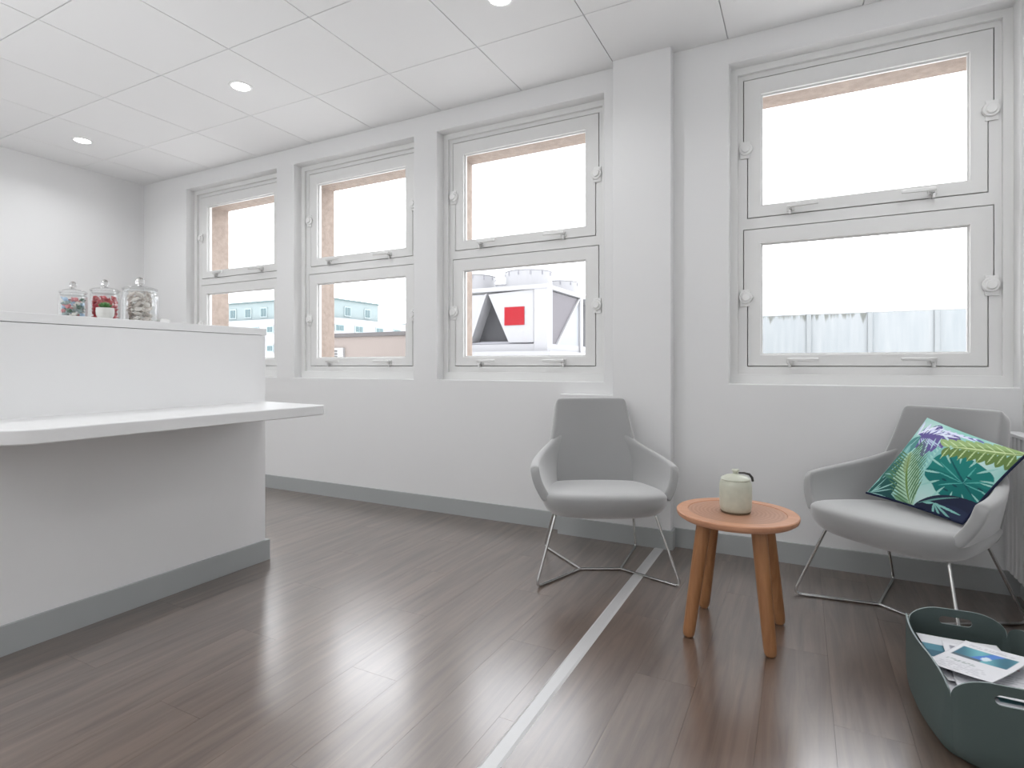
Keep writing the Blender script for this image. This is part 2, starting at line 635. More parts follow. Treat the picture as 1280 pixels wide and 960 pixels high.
# ------------------------------------------------------------------ windows
def make_window(name):
    root = empty(name, (0, D, 0))
    # frame: stepped cover strip, inner frame with two stepped openings, stop behind
    US = [(-0.522, 0.522, 2.13, 2.4995), (-0.502, 0.502, 1.7625, 2.13)]
    LS = [(-0.522, 0.522, 1.345, 1.706), (-0.502, 0.502, 0.9775, 1.345)]
    bm = bmesh.new()
    holed_slab(bm, [(-0.59, 0.59, 0.884, 2.565)], [(-0.547, 0.547, 0.938, 2.525)], 0.078, 0.17)
    obj('frame_surround', bm, M['frame'], root, bevel=0.002)
    bm = bmesh.new()
    holed_slab(bm, [(-0.56, 0.56, 0.930, 2.535)], US + LS, 0.100, 0.15)
    obj('frame', bm, M['frame'], root, bevel=0.0015)
    bm = bmesh.new()
    holed_slab(bm, [(-0.56, 0.56, 0.930, 2.535)], [(-0.48, 0.48, 1.785, 2.47), (-0.48, 0.48, 1.0, 1.68)], 0.15, 0.17)
    obj('frame_stop', bm, M['frame'], root)
    for k, (za, zm, zb, ga, gb) in enumerate(((1.7665, 2.13, 2.4955, 1.825, 2.413), (0.9815, 1.345, 1.702, 1.040, 1.626))):
        bm = bmesh.new()
        holed_slab(bm, [(-0.518, 0.518, zm, zb), (-0.498, 0.498, za, zm)], [(-0.436, 0.436, ga, gb)], 0.098, 0.149)
        sash = obj('sash', bm, M['frame'], root, bevel=0.002)
        bm = bmesh.new()
        holed_slab(bm, [(-0.437, 0.437, ga - 0.001, gb + 0.001)], [(-0.428, 0.428, ga + 0.008, gb - 0.008)], 0.118, 0.128)
        obj('glazing_bead', bm, M['frame'], sash)
        obj('pane', boxes(((-0.437, 0.121, ga - 0.001), (0.437, 0.125, gb + 0.001))), M['glass'], sash)
        zh = za + 0.026
        for s in (-1, 1):
            bm = bmesh.new()
            xk = s * 0.295
            box(bm, (xk - 0.018, 0.088, zh - 0.014), (xk + 0.018, 0.099, zh + 0.014))
            box(bm, (xk - 0.009, 0.068, zh - 0.009), (xk + 0.009, 0.089, zh + 0.012))
            # lever pointing to the middle of the window, flat and slightly tapered
            xa, xb = xk + s * 0.012, xk - s * 0.125
            prism(bm, [(xa, 0.060), (xb, 0.052), (xb, 0.061), (xa, 0.074)], 'z', zh - 0.002, zh + 0.013)
            box(bm, (xk + s * 0.004 - 0.006, 0.070, zh - 0.034), (xk + s * 0.004 + 0.006, 0.096, zh - 0.012))
            bmesh.ops.recalc_face_normals(bm, faces=bm.faces)
            obj('handle', bm, M['handle'], sash, bevel=0.002)
            bm = bmesh.new()
            xp = s * 0.512
            box(bm, (xp - 0.024, 0.091, zm - 0.048), (xp + 0.024, 0.099, zm + 0.042))
            for r1, r2, yy, dd in ((0.034, 0.031, 0.086, 0.012), (0.022, 0.019, 0.076, 0.012)):
                mtx = Matrix.Translation((xp - s * 0.004, yy, zm)) @ Matrix.Rotation(PI / 2, 4, 'X')
                bmesh.ops.create_cone(bm, cap_ends=True, segments=24, radius1=r1, radius2=r2, depth=dd, matrix=mtx)
            bmesh.ops.recalc_face_normals(bm, faces=bm.faces)
            obj('pivot_hinge', bm, M['plastic'], sash, bevel=0.0015)
    return root


w0 = make_window('window_1')
labels = ['white two-sash pivot window nearest the far left corner, partly behind the desk',
          'white two-sash pivot window second from the left, with far mint building in its glass',
          'white two-sash pivot window just left of the column, showing the rooftop unit with the red plate',
          'white two-sash pivot window right of the column, above the chair with the cushion']
for k, c in enumerate(WC):
    o = w0 if k == 0 else copy_tree(w0)
    o.name = 'window_%d' % (k + 1)
    o.location.x = c
    tag(o, labels[k], 'window', kind='structure')


# ------------------------------------------------------------------ downlights
def make_downlight():
    root = empty('ceiling_light', (0, 0, CEIL))
    bm = bmesh.new()
    lathe(bm, [(0.050, 0.0), (0.051, -0.004), (0.057, -0.006), (0.066, -0.004), (0.068, 0.0)], 40, cap=False)
    obj('trim_ring', bm, M['plastic'], root, smooth=50)
    bm = bmesh.new()
    lathe(bm, [(0.051, -0.0005), (0.0505, -0.003), (0.042, -0.007), (0.022, -0.010), (0.002, -0.011)], 40)
    obj('diffuser', bm, M['light'], root, smooth=50)
    ld = bpy.data.lights.new('led_module', 'AREA')
    ld.shape = 'DISK'
    ld.size = 0.09
    ld.energy = LAMP_W
    ld.spread = math.radians(150)
    ld.color = (0.97, 0.985, 1.0)
    lo = bpy.data.objects.new('led_module', ld)
    COL.objects.link(lo)
    lo.parent = root
    lo.location = (0, 0, -0.013)
    return root


lights = [(-4.841, 2.282, 'round recessed downlight nearest the far left corner, leftmost in view'),
          (-3.041, 2.282, 'round recessed downlight in the ceiling, middle of the three in view'),
          (-1.241, 2.282, 'round recessed downlight at the top edge, nearest the column')]
spots = [('v', x, y, l) for x, y, l in lights]
OUT = 'added round recessed downlight overhead in the nearer part of the room, out of view'
spots.append(('h', 0.559, 2.282, 'round recessed downlight above the cushioned chair, out of view'))
spots += [('h', x, 0.482, OUT) for x in (-4.841, -3.041, -1.241)]  # unseen rows added for their light, on the spacing of the visible lamps
spots += [('h', x, -1.318, OUT) for x in (-4.841, -3.041, -1.241, 0.559)]
d0 = make_downlight()
for i, (v, x, y, l) in enumerate(spots):
    o = d0 if i == 0 else copy_tree(d0)
    o.location = (x, y, CEIL)
    tag(o, l, 'light', 'recessed ceiling downlights')

# ------------------------------------------------------------------ reception desk
DX, DY = -2.412, 1.956
desk = empty('reception_desk', (-2.55, 0.7, 0))
tag(desk, 'white reception desk with a rounded writing shelf and grey skirting', 'desk')
ox, oy = -2.55, 0.7


def L(x, y, z):
    return (x - ox, y - oy, z)


obj('front_panel', boxes((L(-2.62, -0.7, 0), L(DX, DY - 0.006, 1.134))), M['desk'], desk, bevel=0.002)
obj('top_cap', boxes((L(-2.70, -0.7, 1.136), L(DX + 0.001, DY, 1.170))), M['desk'], desk, bevel=0.002)
obj('skirting', boxes((L(-2.63, -0.7, 0), L(DX + 0.012, DY + 0.012, BH))), M['skirt'], desk, bevel=0.001)
bm = bmesh.new()


def arc(cx, cy, r, a0, a1, n=10):
    return [(cx + r * math.cos(a0 + (a1 - a0) * k / n), cy + r * math.sin(a0 + (a1 - a0) * k / n)) for k in range(n + 1)]


SX, SY0, SY1 = -1.948, 0.725, 1.905
poly = [(DX - 0.05, SY0)] + arc(SX - 0.11, SY0 + 0.11, 0.11, -PI / 2, 0, 14) + arc(SX - 0.025, SY1 - 0.025, 0.025, 0, PI / 2, 6) + [(DX + 0.002, DY - 0.002), (DX - 0.05, DY - 0.002)]
prism(bm, [(p[0] - ox, p[1] - oy) for p in poly], 'z', 0.758, 0.802)
obj('shelf', bm, M['shelf'], desk, bevel=0.004, segs=3, smooth=30)
obj('end_support', boxes((L(-3.05, DY - 0.05, 0), L(-2.62, DY - 0.006, 0.72))), M['desk'], desk)
obj('worktop', boxes((L(-3.25, -0.7, 0.72), L(-2.62, DY - 0.006, 0.75))), M['desk'], desk, bevel=0.002)


# ------------------------------------------------------------------ jars on the desk
def make_jar(cy, r, h, label):
    """h: height of the body rim; lid and knob come on top"""
    j = empty('glass_jar', (-2.555, cy, 1.170))
    tag(j, label, 'jar')
    bm = bmesh.new()
    pr = [(r * 0.80, 0.0), (r * 0.95, 0.004), (r, 0.014), (r, h * 0.80), (r * 0.97, h * 0.90), (r * 0.92, h * 0.95), (r * 0.95, h)]
    t = 0.0035
    pr += [(r * 0.95 - t, h)] + [(max(a - t, 0.002), max(b, 0.005)) for a, b in pr[:-1][::-1]]
    lathe(bm, pr, 40)
    obj('body', bm, M['jar_glass'], j, smooth=50)
    bm = bmesh.new()
    lathe(bm, [(r * 0.86, h - 0.008), (r * 0.86, h + 0.001), (r * 0.99, h + 0.0015), (r * 1.0, h + 0.005), (r * 0.9, h + 0.010), (r * 0.5, h + 0.016), (r * 0.22, h + 0.020)], 40)
    lid = obj('lid', bm, M['jar_glass'], j, smooth=50)
    bm = bmesh.new()
    kr = r * 0.27
    lathe(bm, [(kr * 0.55, h + 0.018), (kr * 0.5, h + 0.024)] + [(kr * max(0.05, math.sin(PI * (0.15 + 0.85 * k / 8))), h + 0.024 + kr * (0.95 - math.cos(PI * k / 8))) for k in range(1, 9)], 24)
    obj('knob', bm, M['solid_glass'], lid, smooth=60)
    return j


JARS = [(1.172, 0.046, 0.098, 'small clear glass jar of mixed coloured sweets, leftmost on the desk'),
        (1.286, 0.052, 0.118, 'clear glass jar of red sweets, behind the potted succulent'),
        (1.424, 0.0665, 0.140, 'largest clear glass jar, holding greyish wrapped sachets')]
for a in JARS:
    make_jar(*a)


def sweet_mesh(name, length, rad, fan, material, flat=1.0):
    bm = bmesh.new()
    prof = [(-length / 2 - fan, rad * 0.85), (-length / 2, rad * 0.22), (-length / 2 + rad * 0.4, rad * 0.8), (0, rad), (length / 2 - rad * 0.4, rad * 0.8), (length / 2, rad * 0.22), (length / 2 + fan, rad * 0.85)]
    rings = []
    for i, (x, r) in enumerate(prof):
        end = i in (0, 6)
        rings.append([bm.verts.new((x + (0.0012 * ((k % 2) * 2 - 1) if end else 0), r * math.cos(2 * PI * k / 8), r * math.sin(2 * PI * k / 8) * (0.25 if end else flat))) for k in range(8)])
    for A, B in zip(rings, rings[1:]):
        for k in range(8):
            bm.faces.new((A[k], A[(k + 1) % 8], B[(k + 1) % 8], B[k]))
    bm.faces.new(rings[0][::-1])
    bm.faces.new(rings[-1])
    bmesh.ops.recalc_face_normals(bm, faces=bm.faces)
    me = bpy.data.meshes.new(name)
    bm.to_mesh(me)
    bm.free()
    me.materials.append(material)
    return me


def sw(name, rgb, rough=0.4):
    return mat(name, lin(*rgb), rough)


rs = random.Random(3)


def fill_jar(j, metas, n, top, name, ext):
    """packs n sweets on rings inside jar j up to height top"""
    cy, r, h, _ = JARS[j]
    per = {0: 6, 1: 7, 2: 7}[j]
    layers = math.ceil(n / per)
    c = 0
    for l in range(layers):
        z = 0.013 + (top - 0.022) * (l + 0.5 * rs.random() * 0.3) / max(1, layers - 1)
        a0 = rs.random() * 6.28
        for k in range(per):
            if c >= n:
                break
            meta = metas[c % len(metas)]
            rad = 0 if k == per - 1 else r - ext
            a = a0 + 2 * PI * k / (per - 1)
            o = bpy.data.objects.new(name, meta[0])
            COL.objects.link(o)
            o.location = (-2.555 + rad * math.cos(a), cy + rad * math.sin(a), 1.170 + z)
            o.rotation_euler = (rs.uniform(-1.2, 1.2), rs.uniform(-0.8, 0.8) if j == 2 else rs.uniform(-0.5, 0.5), a + PI / 2 + rs.uniform(-0.5, 0.5))
            tag(o, meta[1], 'sweet', meta[2])
            c += 1


mix = [((70, 105, 88), 'dark green'), ((150, 168, 168), 'grey blue'), ((225, 222, 216), 'white'), ((176, 205, 232), 'light blue'), ((205, 120, 125), 'pale red')]
fill_jar(0, [(sweet_mesh('wrapped_sweet', 0.017, 0.0090, 0.007, sw(n + ' wrapper', c)), n + ' wrapped sweet inside the leftmost glass jar', n + ' sweets in the leftmost jar') for c, n in mix],
         30, 0.080, 'wrapped_sweet', 0.0165)
fill_jar(1, [(sweet_mesh('wrapped_sweet', 0.016, 0.0090, 0.007, sw('red wrapper', (196, 48, 58))), 'red wrapped sweet inside the middle glass jar', 'red sweets in the middle jar')],
         42, 0.098, 'wrapped_sweet', 0.0165)
fill_jar(2, [(sweet_mesh('wrapped_sachet', 0.031, 0.0115, 0.008, sw('greyish paper wrapper', (232, 227, 220), 0.7), 0.6), 'greyish wrapped sachet inside the largest glass jar', 'sachets in the largest jar'),
             (sweet_mesh('wrapped_sachet', 0.031, 0.011, 0.008, sw('taupe paper wrapper', (205, 196, 188), 0.7), 0.6), 'taupe wrapped sachet inside the largest glass jar', 'taupe sachets in the largest jar')],
         42, 0.128, 'wrapped_sachet', 0.0320)

# potted succulent in front of the middle jar
pot = empty('potted_succulent', (-2.462, 1.268 * 2.462 / 2.555 + 0.018, 1.170))
tag(pot, 'tiny green succulent in a round white pot in front of the red sweets', 'plant')
bm = bmesh.new()
lathe(bm, [(0.016, 0.0), (0.024, 0.003), (0.0300, 0.014), (0.0312, 0.030), (0.0300, 0.043), (0.0275, 0.043), (0.0275, 0.037), (0.002, 0.037)], 32)
obj('pot', bm, M['pot'], pot, smooth=45)
bm = bmesh.new()
lathe(bm, [(0.0275, 0.034), (0.027, 0.039), (0.004, 0.041)], 24)
obj('soil', bm, M['soil'], pot)
lm_ = bpy.data.meshes.new('leaf')
bm = bmesh.new()
secs = [(0, 0.003), (0.008, 0.0055), (0.016, 0.0058), (0.022, 0.0035), (0.025, 0.0006)]
rings = [[bm.verts.new((x, w * math.cos(2 * PI * k / 6), 0.5 * w * math.sin(2 * PI * k / 6) + 0.25 * x * x / 0.025)) for k in range(6)] for x, w in secs]
for A, B in zip(rings, rings[1:]):
    for k in range(6):
        bm.faces.new((A[k], A[(k + 1) % 6], B[(k + 1) % 6], B[k]))
bm.faces.new(rings[0][::-1])
bm.faces.new(rings[-1])
bmesh.ops.recalc_face_normals(bm, faces=bm.faces)
bm.to_mesh(lm_)
bm.free()
lm_.materials.append(M['leaf'])
smooth_mesh(lm_, 60)
for ring, (n, tilt, sc, rr) in enumerate(((9, 0.45, 1.0, 0.004), (7, 0.85, 1.0, 0.003), (5, 1.2, 1.0, 0.002))):
    for k in range(n):
        a = 2 * PI * (k + 0.5 * ring) / n
        o = obj('leaf', lm_, parent=pot, loc=(rr * math.cos(a), rr * math.sin(a), 0.041))
        o.rotation_euler = (0, -tilt, a)
        o.scale = (sc, sc, sc)

# small white block past the jars
bx = empty('card_holder', (-2.56, 1.517, 1.170))
tag(bx, 'small low white holder on the desk just right of the largest jar', 'holder')
obj('body', boxes(((-0.03, -0.022, 0), (0.03, 0.022, 0.020))), M['plastic'], bx, bevel=0.002)
obj('card', boxes(((-0.024, -0.016, 0.020), (0.024, 0.016, 0.023))), M['pot'], bx)


# ------------------------------------------------------------------ armchairs
def make_chair():
    root = empty('armchair', (0, 0, 0))
    # seat pad: rounded trapezoid loft
    bm = bmesh.new()
    NS = 56

    def plan(a, s, fy=1.0):
        c, si = math.cos(a), math.sin(a)
        x = 0.285 * math.copysign(abs(c) ** (2 / 3.8), c)
        y = 0.262 * math.copysign(abs(si) ** (2 / 3.8), si)
        k = 1.0 - 0.30 * (y / 0.262 * 0.5 + 0.5) + 0.11
        bow = -0.035 * (1 - (x / 0.285) ** 2) if y < 0 else 0
        return x * k * s, (y + bow * (-y / 0.262 if y < 0 else 0)) * s - 0.03
    lv = [(0.304, 0.0, 0.66), (0.302, 0, 0.80), (0.308, 0, 0.86), (0.322, 0, 0.92), (0.345, 0, 0.970), (0.366, 0, 0.995), (0.380, 0, 1.0), (0.390, 0, 0.985), (0.397, 0, 0.955), (0.402, 0, 0.90), (0.405, 0, 0.75), (0.406, 0, 0.5), (0.406, 0, 0.2)]
    rings = []
    for z, _, s in lv:
        ring = []
        for k in range(NS):
            x, y = plan(2 * PI * k / NS, s)
            zz = z
            if z > 0.375:
                zz = z + 0.012 * max(0, (-y - 0.02) / 0.25) - 0.018 * max(0, (y - 0.0) / 0.2)
            else:
                zz = z + 0.02 * max(0, y / 0.2) * (0.375 - z) / 0.08
            ring.append(bm.verts.new((x, y, zz)))
        rings.append(ring)
    for A, B in zip(rings, rings[1:]):
        for k in range(NS):
            bm.faces.new((A[k], A[(k + 1) % NS], B[(k + 1) % NS], B[k]))
    bm.faces.new(rings[0][::-1])
    bm.faces.new(rings[-1])
    bmesh.ops.recalc_face_normals(bm, faces=bm.faces)
    obj('seat', bm, M['fabric'], root, smooth=80)

    # back: leaning curved slab
    def lerp_tab(tab, z):
        for (z0, v0), (z1, v1) in zip(tab, tab[1:]):
            if z <= z1:
                t = (z - z0) / (z1 - z0)
                t = max(0, min(1, t))
                return v0 + (v1 - v0) * t
        return tab[-1][1]
    WT = [(0.33, 0.215), (0.50, 0.222), (0.57, 0.217), (0.64, 0.203), (0.72, 0.194), (0.815, 0.186)]
    YT = [(0.33, 0.135), (0.42, 0.160), (0.55, 0.195), (0.70, 0.238), (0.815, 0.272)]
    ZS = [0.33, 0.38, 0.43, 0.48, 0.53, 0.575, 0.62, 0.67, 0.72, 0.765, 0.797, 0.814]
    US = [-1, -0.93, -0.78, -0.5, -0.2, 0.2, 0.5, 0.78, 0.93, 1]
    bm = bmesh.new()

    def PB(i, j):
        u, z = US[i], ZS[j]
        w = lerp_tab(WT, z)
        bow = 0.055 if z < 0.6 else 0.055 - 0.035 * (z - 0.6) / 0.21
        zz = z
        if j == len(ZS) - 1 and abs(u) == 1:
            w *= 0.965
            zz -= 0.010
        return (w * u, lerp_tab(YT, z) - bow * u * u, zz)
    grid(bm, PB, len(US), len(ZS))
    bmesh.ops.recalc_face_normals(bm, faces=bm.faces)
    # make normals face the sitter (-y)
    for f in bm.faces:
        if f.normal.y > 0:
            f.normal_flip()
    obj('backrest', bm, M['fabric'], root, smooth=80, solid=0.05, offset=-1, subsurf=2)

    def bez(P, t):
        # piecewise-linear through points with smooth (Catmull-Rom) interpolation
        n = len(P) - 1
        k = min(int(t * n), n - 1)
        u = t * n - k
        p0, p1, p2, p3 = P[max(k - 1, 0)], P[k], P[k + 1], P[min(k + 2, n)]
        return tuple(0.5 * ((2 * b) + (-a + c) * u + (2 * a - 5 * b + 4 * c - d) * u * u + (-a + 3 * b - 3 * c + d) * u ** 3) for a, b, c, d in zip(p0, p1, p2, p3))
    for s in (-1, 1):
        bot = [(0.150, 0.185, 0.34), (0.205, 0.125, 0.350), (0.238, -0.02, 0.360), (0.258, -0.15, 0.368), (0.268, -0.242, 0.378)]
        top = [(0.165, 0.205, 0.640), (0.222, 0.150, 0.592), (0.283, 0.03, 0.556), (0.316, -0.09, 0.536), (0.324, -0.190, 0.520)]
        TS = [0, 0.13, 0.26, 0.4, 0.55, 0.7, 0.84, 0.95, 1.0]
        VS = [0, 0.12, 0.3, 0.5, 0.7, 0.88, 1.0]
        bm = bmesh.new()

        def PA(i, j):
            b, t = bez(bot, TS[i]), bez(top, TS[i])
            v = VS[j]
            bulge = 0.014 * math.sin(PI * v) * (0.3 + 0.7 * TS[i])
            x = b[0] + (t[0] - b[0]) * v + bulge
            y = b[1] + (t[1] - b[1]) * v
            z = b[2] + (t[2] - b[2]) * v
            if i == len(TS) - 1 and j == len(VS) - 1:
                y += 0.012
                z -= 0.006
            return (s * x, y, z)
        grid(bm, PA, len(TS), len(VS))
        for f in bm.faces:
            f.normal_update()
            if f.normal.x * s > 0:
                f.normal_flip()
        obj('armrest', bm, M['fabric'], root, smooth=80, solid=0.042, offset=0.0, subsurf=2)
    # steel sled frame
    r = 0.0062
    for s in (-1, 1):
        bm = bmesh.new()
        tube(bm, round_path([(s * 0.205, -0.17, 0.328), (s * 0.228, -0.195, 0.304), (s * 0.321, -0.281, r), (s * 0.097, -0.059, r)], 0.035), r, 10)
        obj('leg', bm, M['chrome'], root, smooth=60)
        bm = bmesh.new()
        tube(bm, round_path([(s * 0.17, 0.09, 0.335), (s * 0.19, 0.12, 0.315), (s * 0.247, 0.281, r), (s * 0.097, -0.059, r)], 0.035), r, 10)
        obj('leg', bm, M['chrome'], root, smooth=60)
    bm = bmesh.new()
    tube(bm, [(-0.103, -0.059, r), (0.103, -0.059, r)], r, 10)
    obj('stretcher', bm, M['chrome'], root, smooth=60)
    return root


ch1 = make_chair()
ch2 = copy_tree(ch1)
ch1.location = (-0.8867, 2.6446, 0)
ch1.rotation_euler.z = 0.4824
ch2.location = (0.3946, 2.7170, 0)
ch2.rotation_euler.z = -0.6683
tag(ch1, 'light grey upholstered armchair on steel sled legs, empty, standing below the third window', 'chair', 'grey armchairs')
tag(ch2, 'light grey upholstered armchair on steel sled legs holding the leaf print cushion', 'chair', 'grey armchairs')

# ------------------------------------------------------------------ leaf print cushion
CQ = [Vector((0.246, 2.819, 0.441)), Vector((0.506, 2.493, 0.425)), Vector((0.7153, 2.6201, 0.6703)), Vector((0.4731, 2.9171, 0.7635))]


def paint_cushion(N):
    """draws the printed leaves as flat colours on an N x N swatch (columns u, rows v)"""
    uu, vv = np.meshgrid(np.linspace(0, 1, N), np.linspace(0, 1, N), indexing='ij')
    src = np.array([(80, 640), (760, 900), (1195, 372), (500, 125)], float)
    dst = np.array([(0, 0), (1, 0), (1, 1), (0, 1)], float)
    A, B = [], []
    for (u, v), (x, y) in zip(dst, src):
        A.append([u, v, 1, 0, 0, 0, -u * x, -v * x]); B.append(x)
        A.append([0, 0, 0, u, v, 1, -u * y, -v * y]); B.append(y)
    h = np.append(np.linalg.solve(np.array(A), np.array(B)), 1).reshape(3, 3)
    den = h[2, 0] * uu + h[2, 1] * vv + h[2, 2]
    X = (h[0, 0] * uu + h[0, 1] * vv + h[0, 2]) / den
    Y = (h[1, 0] * uu + h[1, 1] * vv + h[1, 2]) / den
    img = np.zeros((N, N, 3))
    img[:] = (158, 208, 200)
    soft = 0.5 + 0.5 * np.sin(X * 0.013 + 1.2 * np.sin(Y * 0.011)) * np.cos(Y * 0.012)
    img += (soft[..., None] - 0.5) * np.array((-50, -14, -22))

    def lens(a, b, w, c, p=0.8, alpha=1.0):
        a, b = np.array(a, float), np.array(b, float)
        d = b - a
        l = np.linalg.norm(d)
        d /= l
        t = ((X - a[0]) * d[0] + (Y - a[1]) * d[1]) / l
        s = np.abs(-(X - a[0]) * d[1] + (Y - a[1]) * d[0])
        m = (t > 0) & (t < 1) & (s < w * np.sin(PI * np.clip(t, 0, 1)) ** p)
        img[m] = img[m] * (1 - alpha) + np.array(c) * alpha

    def feather(a, b, n, left, right, w, c, bend=0.0):
        a, b = np.array(a, float), np.array(b, float)
        for k in range(n):
            p = a + (b - a) * k / (n - 1)
            f = 1 - bend * abs(k / (n - 1) - 0.4)
            for side in (left, right):
                if side is not None:
                    lens(p, p + np.array(side) * f, w, c)
    # soft mid aqua brush fan
    feather((560, 560), (700, 360), 9, (-60, -90), (90, -60), 14, (120, 186, 182))
    # violet leaf and lilac plume at the top corner
    for tip, w in (((420, 365), 40), ((520, 450), 42), ((600, 420), 40), ((680, 395), 42), ((705, 300), 40), ((455, 245), 40), ((560, 200), 44), ((800, 330), 40)):
        lens((640, 250), tip, w, (92, 80, 148))
    lens((440, 310), (740, 290), 66, (95, 84, 152))
    for k in range(9):
        x0 = 445 + k * 52
        lens((x0, 250 - 8 * k + 12 * k), (x0 - 25 + 70, 150 + k * 19), 11, (206, 212, 240))
        lens((x0 + 20, 255 + 4 * k), (x0 + 85, 185 + k * 17), 9, (104, 104, 176))
    lens((430, 250), (620, 190), 7, (226, 232, 248))
    lens((600, 210), (900, 320), 9, (214, 218, 242))
    lens((640, 250), (740, 350), 8, (196, 214, 228))
    for k in range(8):
        lens((455 + 30 * k, 240 + 6 * k), (490 + 42 * k, 160 + 20 * k), 6, (222, 228, 246))
        lens((440 + 16 * k, 275 + 3 * k), (420 + 36 * k, 330 + 8 * k), 5, (180, 196, 226))
    for k in range(7):
        lens((100 + 40 * k, 640 - 52 * k), (190 + 40 * k, 615 - 50 * k), 5, (150, 204, 196))
        lens((110 + 40 * k, 620 - 52 * k), (120 + 46 * k, 545 - 50 * k), 5, (136, 194, 188))
    for t in ((545, 440), (595, 400), (640, 385), (500, 350)):
        lens((t[0] + 20, 300), t, 6, (172, 206, 214))
    # green fan palm in the middle
    lens((415, 780), (430, 385), 100, (162, 202, 170))
    lens((300, 690), (415, 780), 30, (120, 170, 130))
    # dark teal leaves down the left edge
    for a, b, w, c in (((330, 410), (480, 270), 56, (70, 138, 134)), ((240, 480), (410, 380), 54, (52, 118, 112)), ((170, 570), (380, 460), 58, (40, 102, 96)),
                       ((90, 640), (350, 610), 74, (30, 88, 84)), ((100, 660), (310, 730), 56, (28, 80, 82)), ((215, 520), (340, 560), 34, (60, 124, 104)),
                       ((355, 450), (410, 320), 30, (112, 176, 172))):
        lens(a, b, w, c)
        lens(a, b, 4, (150, 205, 198))
    for b in ((200, 610), (250, 560), (230, 690), (300, 650)):
        lens((110, 640), b, 4, (140, 198, 190))
    feather((412, 770), (424, 430), 14, (-165, -125), (175, -200), 6, (78, 124, 84), 0.5)
    lens((412, 780), (430, 395), 9, (104, 140, 66))
    lens((405, 560), (435, 400), 26, (128, 152, 92), alpha=0.6)
    # teal split leaf on the right
    mx = (X - 790) * 0.94 + (Y - 605) * 0.34
    my = -(X - 790) * 0.34 + (Y - 605) * 0.94
    m = (mx / 215) ** 2 + (my / 165) ** 2 < 1 + 0.10 * np.sin(7 * np.arctan2(my, mx)) + 0.05 * np.sin(11 * np.arctan2(my, mx) + 1)
    img[m] = (14, 122, 114)
    m2 = m & (my > 0)
    img[m2] = (8, 108, 104)
    for a in range(8, 360, 27):
        ca, sa = math.cos(math.radians(a)), math.sin(math.radians(a))
        lens((790 + 120 * ca, 610 + 100 * sa), (790 + 270 * ca, 612 + 225 * sa), 7, (140, 200, 190))
    lens((860, 740), (740, 450), 7, (4, 82, 88))
    for b in ((640, 560), (680, 500), (900, 520), (960, 610), (650, 660), (930, 690)):
        lens((810, 640), b, 4, (70, 170, 160))
    for p in ((700, 625), (760, 660), (700, 690), (905, 665), (850, 600)):
        lens((p[0] - 16, p[1] - 8), (p[0] + 16, p[1] + 8), 7, (6, 70, 80))
    # olive leaf in the right corner
    ax0, ax1 = np.array((1190, 385.)), np.array((735, 385.))
    for k in range(9):
        p = ax0 + (ax1 - ax0) * k / 8
        lens(p, p + np.array((-75, 128)) * (1 - 0.05 * k), 30, (98, 130, 62))
        lens(p, p + np.array((-80, -70)), 26, (150, 182, 112))
    lens(ax0, ax1, 24, (128, 160, 88))
    for k in range(9):
        p = ax0 + (ax1 - ax0) * k / 8
        lens(p, p + np.array((-60, 100)), 4, (186, 210, 150))
        lens(p, p + np.array((-70, -55)), 4, (196, 218, 160))
    lens(ax0, ax1, 5, (206, 222, 164))
    # navy leaf along the bottom
    lens((440, 770), (960, 800), 62, (26, 34, 60))
    lens((560, 800), (860, 900), 60, (30, 40, 70))
    for b in ((560, 850), (620, 880), (700, 890), (650, 800), (760, 850), (520, 760)):
        lens((600, 770), b, 8, (120, 186, 178))
    lens((470, 760), (780, 735), 5, (90, 150, 140))
    grey = img.mean(axis=2, keepdims=True)
    img = img * 0.86 + grey * 0.14 + 6
    img = np.clip(img, 0, 255) / 255
    return np.where(img <= 0.04045, img / 12.92, ((img + 0.055) / 1.055) ** 2.4)


def cushion_point(a, b, side):
    p0 = CQ[0] * (1 - a) * (1 - b) + CQ[1] * a * (1 - b) + CQ[2] * a * b + CQ[3] * (1 - a) * b
    # sides pull in between the pointed corners
    A, B = 2 * a - 1, 2 * b - 1
    cen = (CQ[0] + CQ[1] + CQ[2] + CQ[3]) / 4
    pull = 0.035 * ((1 - A * A) * abs(B) ** 3 + (1 - B * B) * abs(A) ** 3)
    p0 = p0 + (cen - p0) * pull
    n = (CQ[1] - CQ[0]).cross(CQ[3] - CQ[0]).normalized()
    if n.y > 0:
        n = -n
    th = 0.050 * ((1 - A * A) * (1 - B * B)) ** 0.85
    th += 0.004 * math.sin(9 * a + 4 * b) * (1 - A * A) * (1 - B * B)
    return p0 + n * th * side * (1.0 if side > 0 else 0.8)


cu = empty('cushion', ((CQ[0] + CQ[1] + CQ[2] + CQ[3]) / 4).to_tuple())
tag(cu, 'square cushion printed with green, teal and violet tropical leaves, on the right armchair', 'cushion')
corg = cu.location.copy()
NC = 240
img = paint_cushion(NC)
bm = bmesh.new()
grid(bm, lambda i, j: cushion_point(i / (NC - 1), j / (NC - 1), 1) - corg, NC, NC)
bmesh.ops.recalc_face_normals(bm, faces=bm.faces)
me = bpy.data.meshes.new('front_cover')
bm.to_mesh(me)
bm.free()
ca = me.color_attributes.new('print_colour', 'FLOAT_COLOR', 'POINT')
ca.data.foreach_set('color', np.concatenate([img.reshape(-1, 3), np.ones((NC * NC, 1))], axis=1).astype(np.float32).ravel())
obj('front_cover', me, M['cushion'], cu, smooth=80)
bm = bmesh.new()
grid(bm, lambda i, j: cushion_point(i / 39, j / 39, -1) - corg, 40, 40)
bmesh.ops.recalc_face_normals(bm, faces=bm.faces)
tag(obj('back_cover', bm, M['navy'], cu, smooth=80), 'plain navy back')
bm = bmesh.new()
edge = [(k / 30, 0) for k in range(30)] + [(1, k / 30) for k in range(31)]
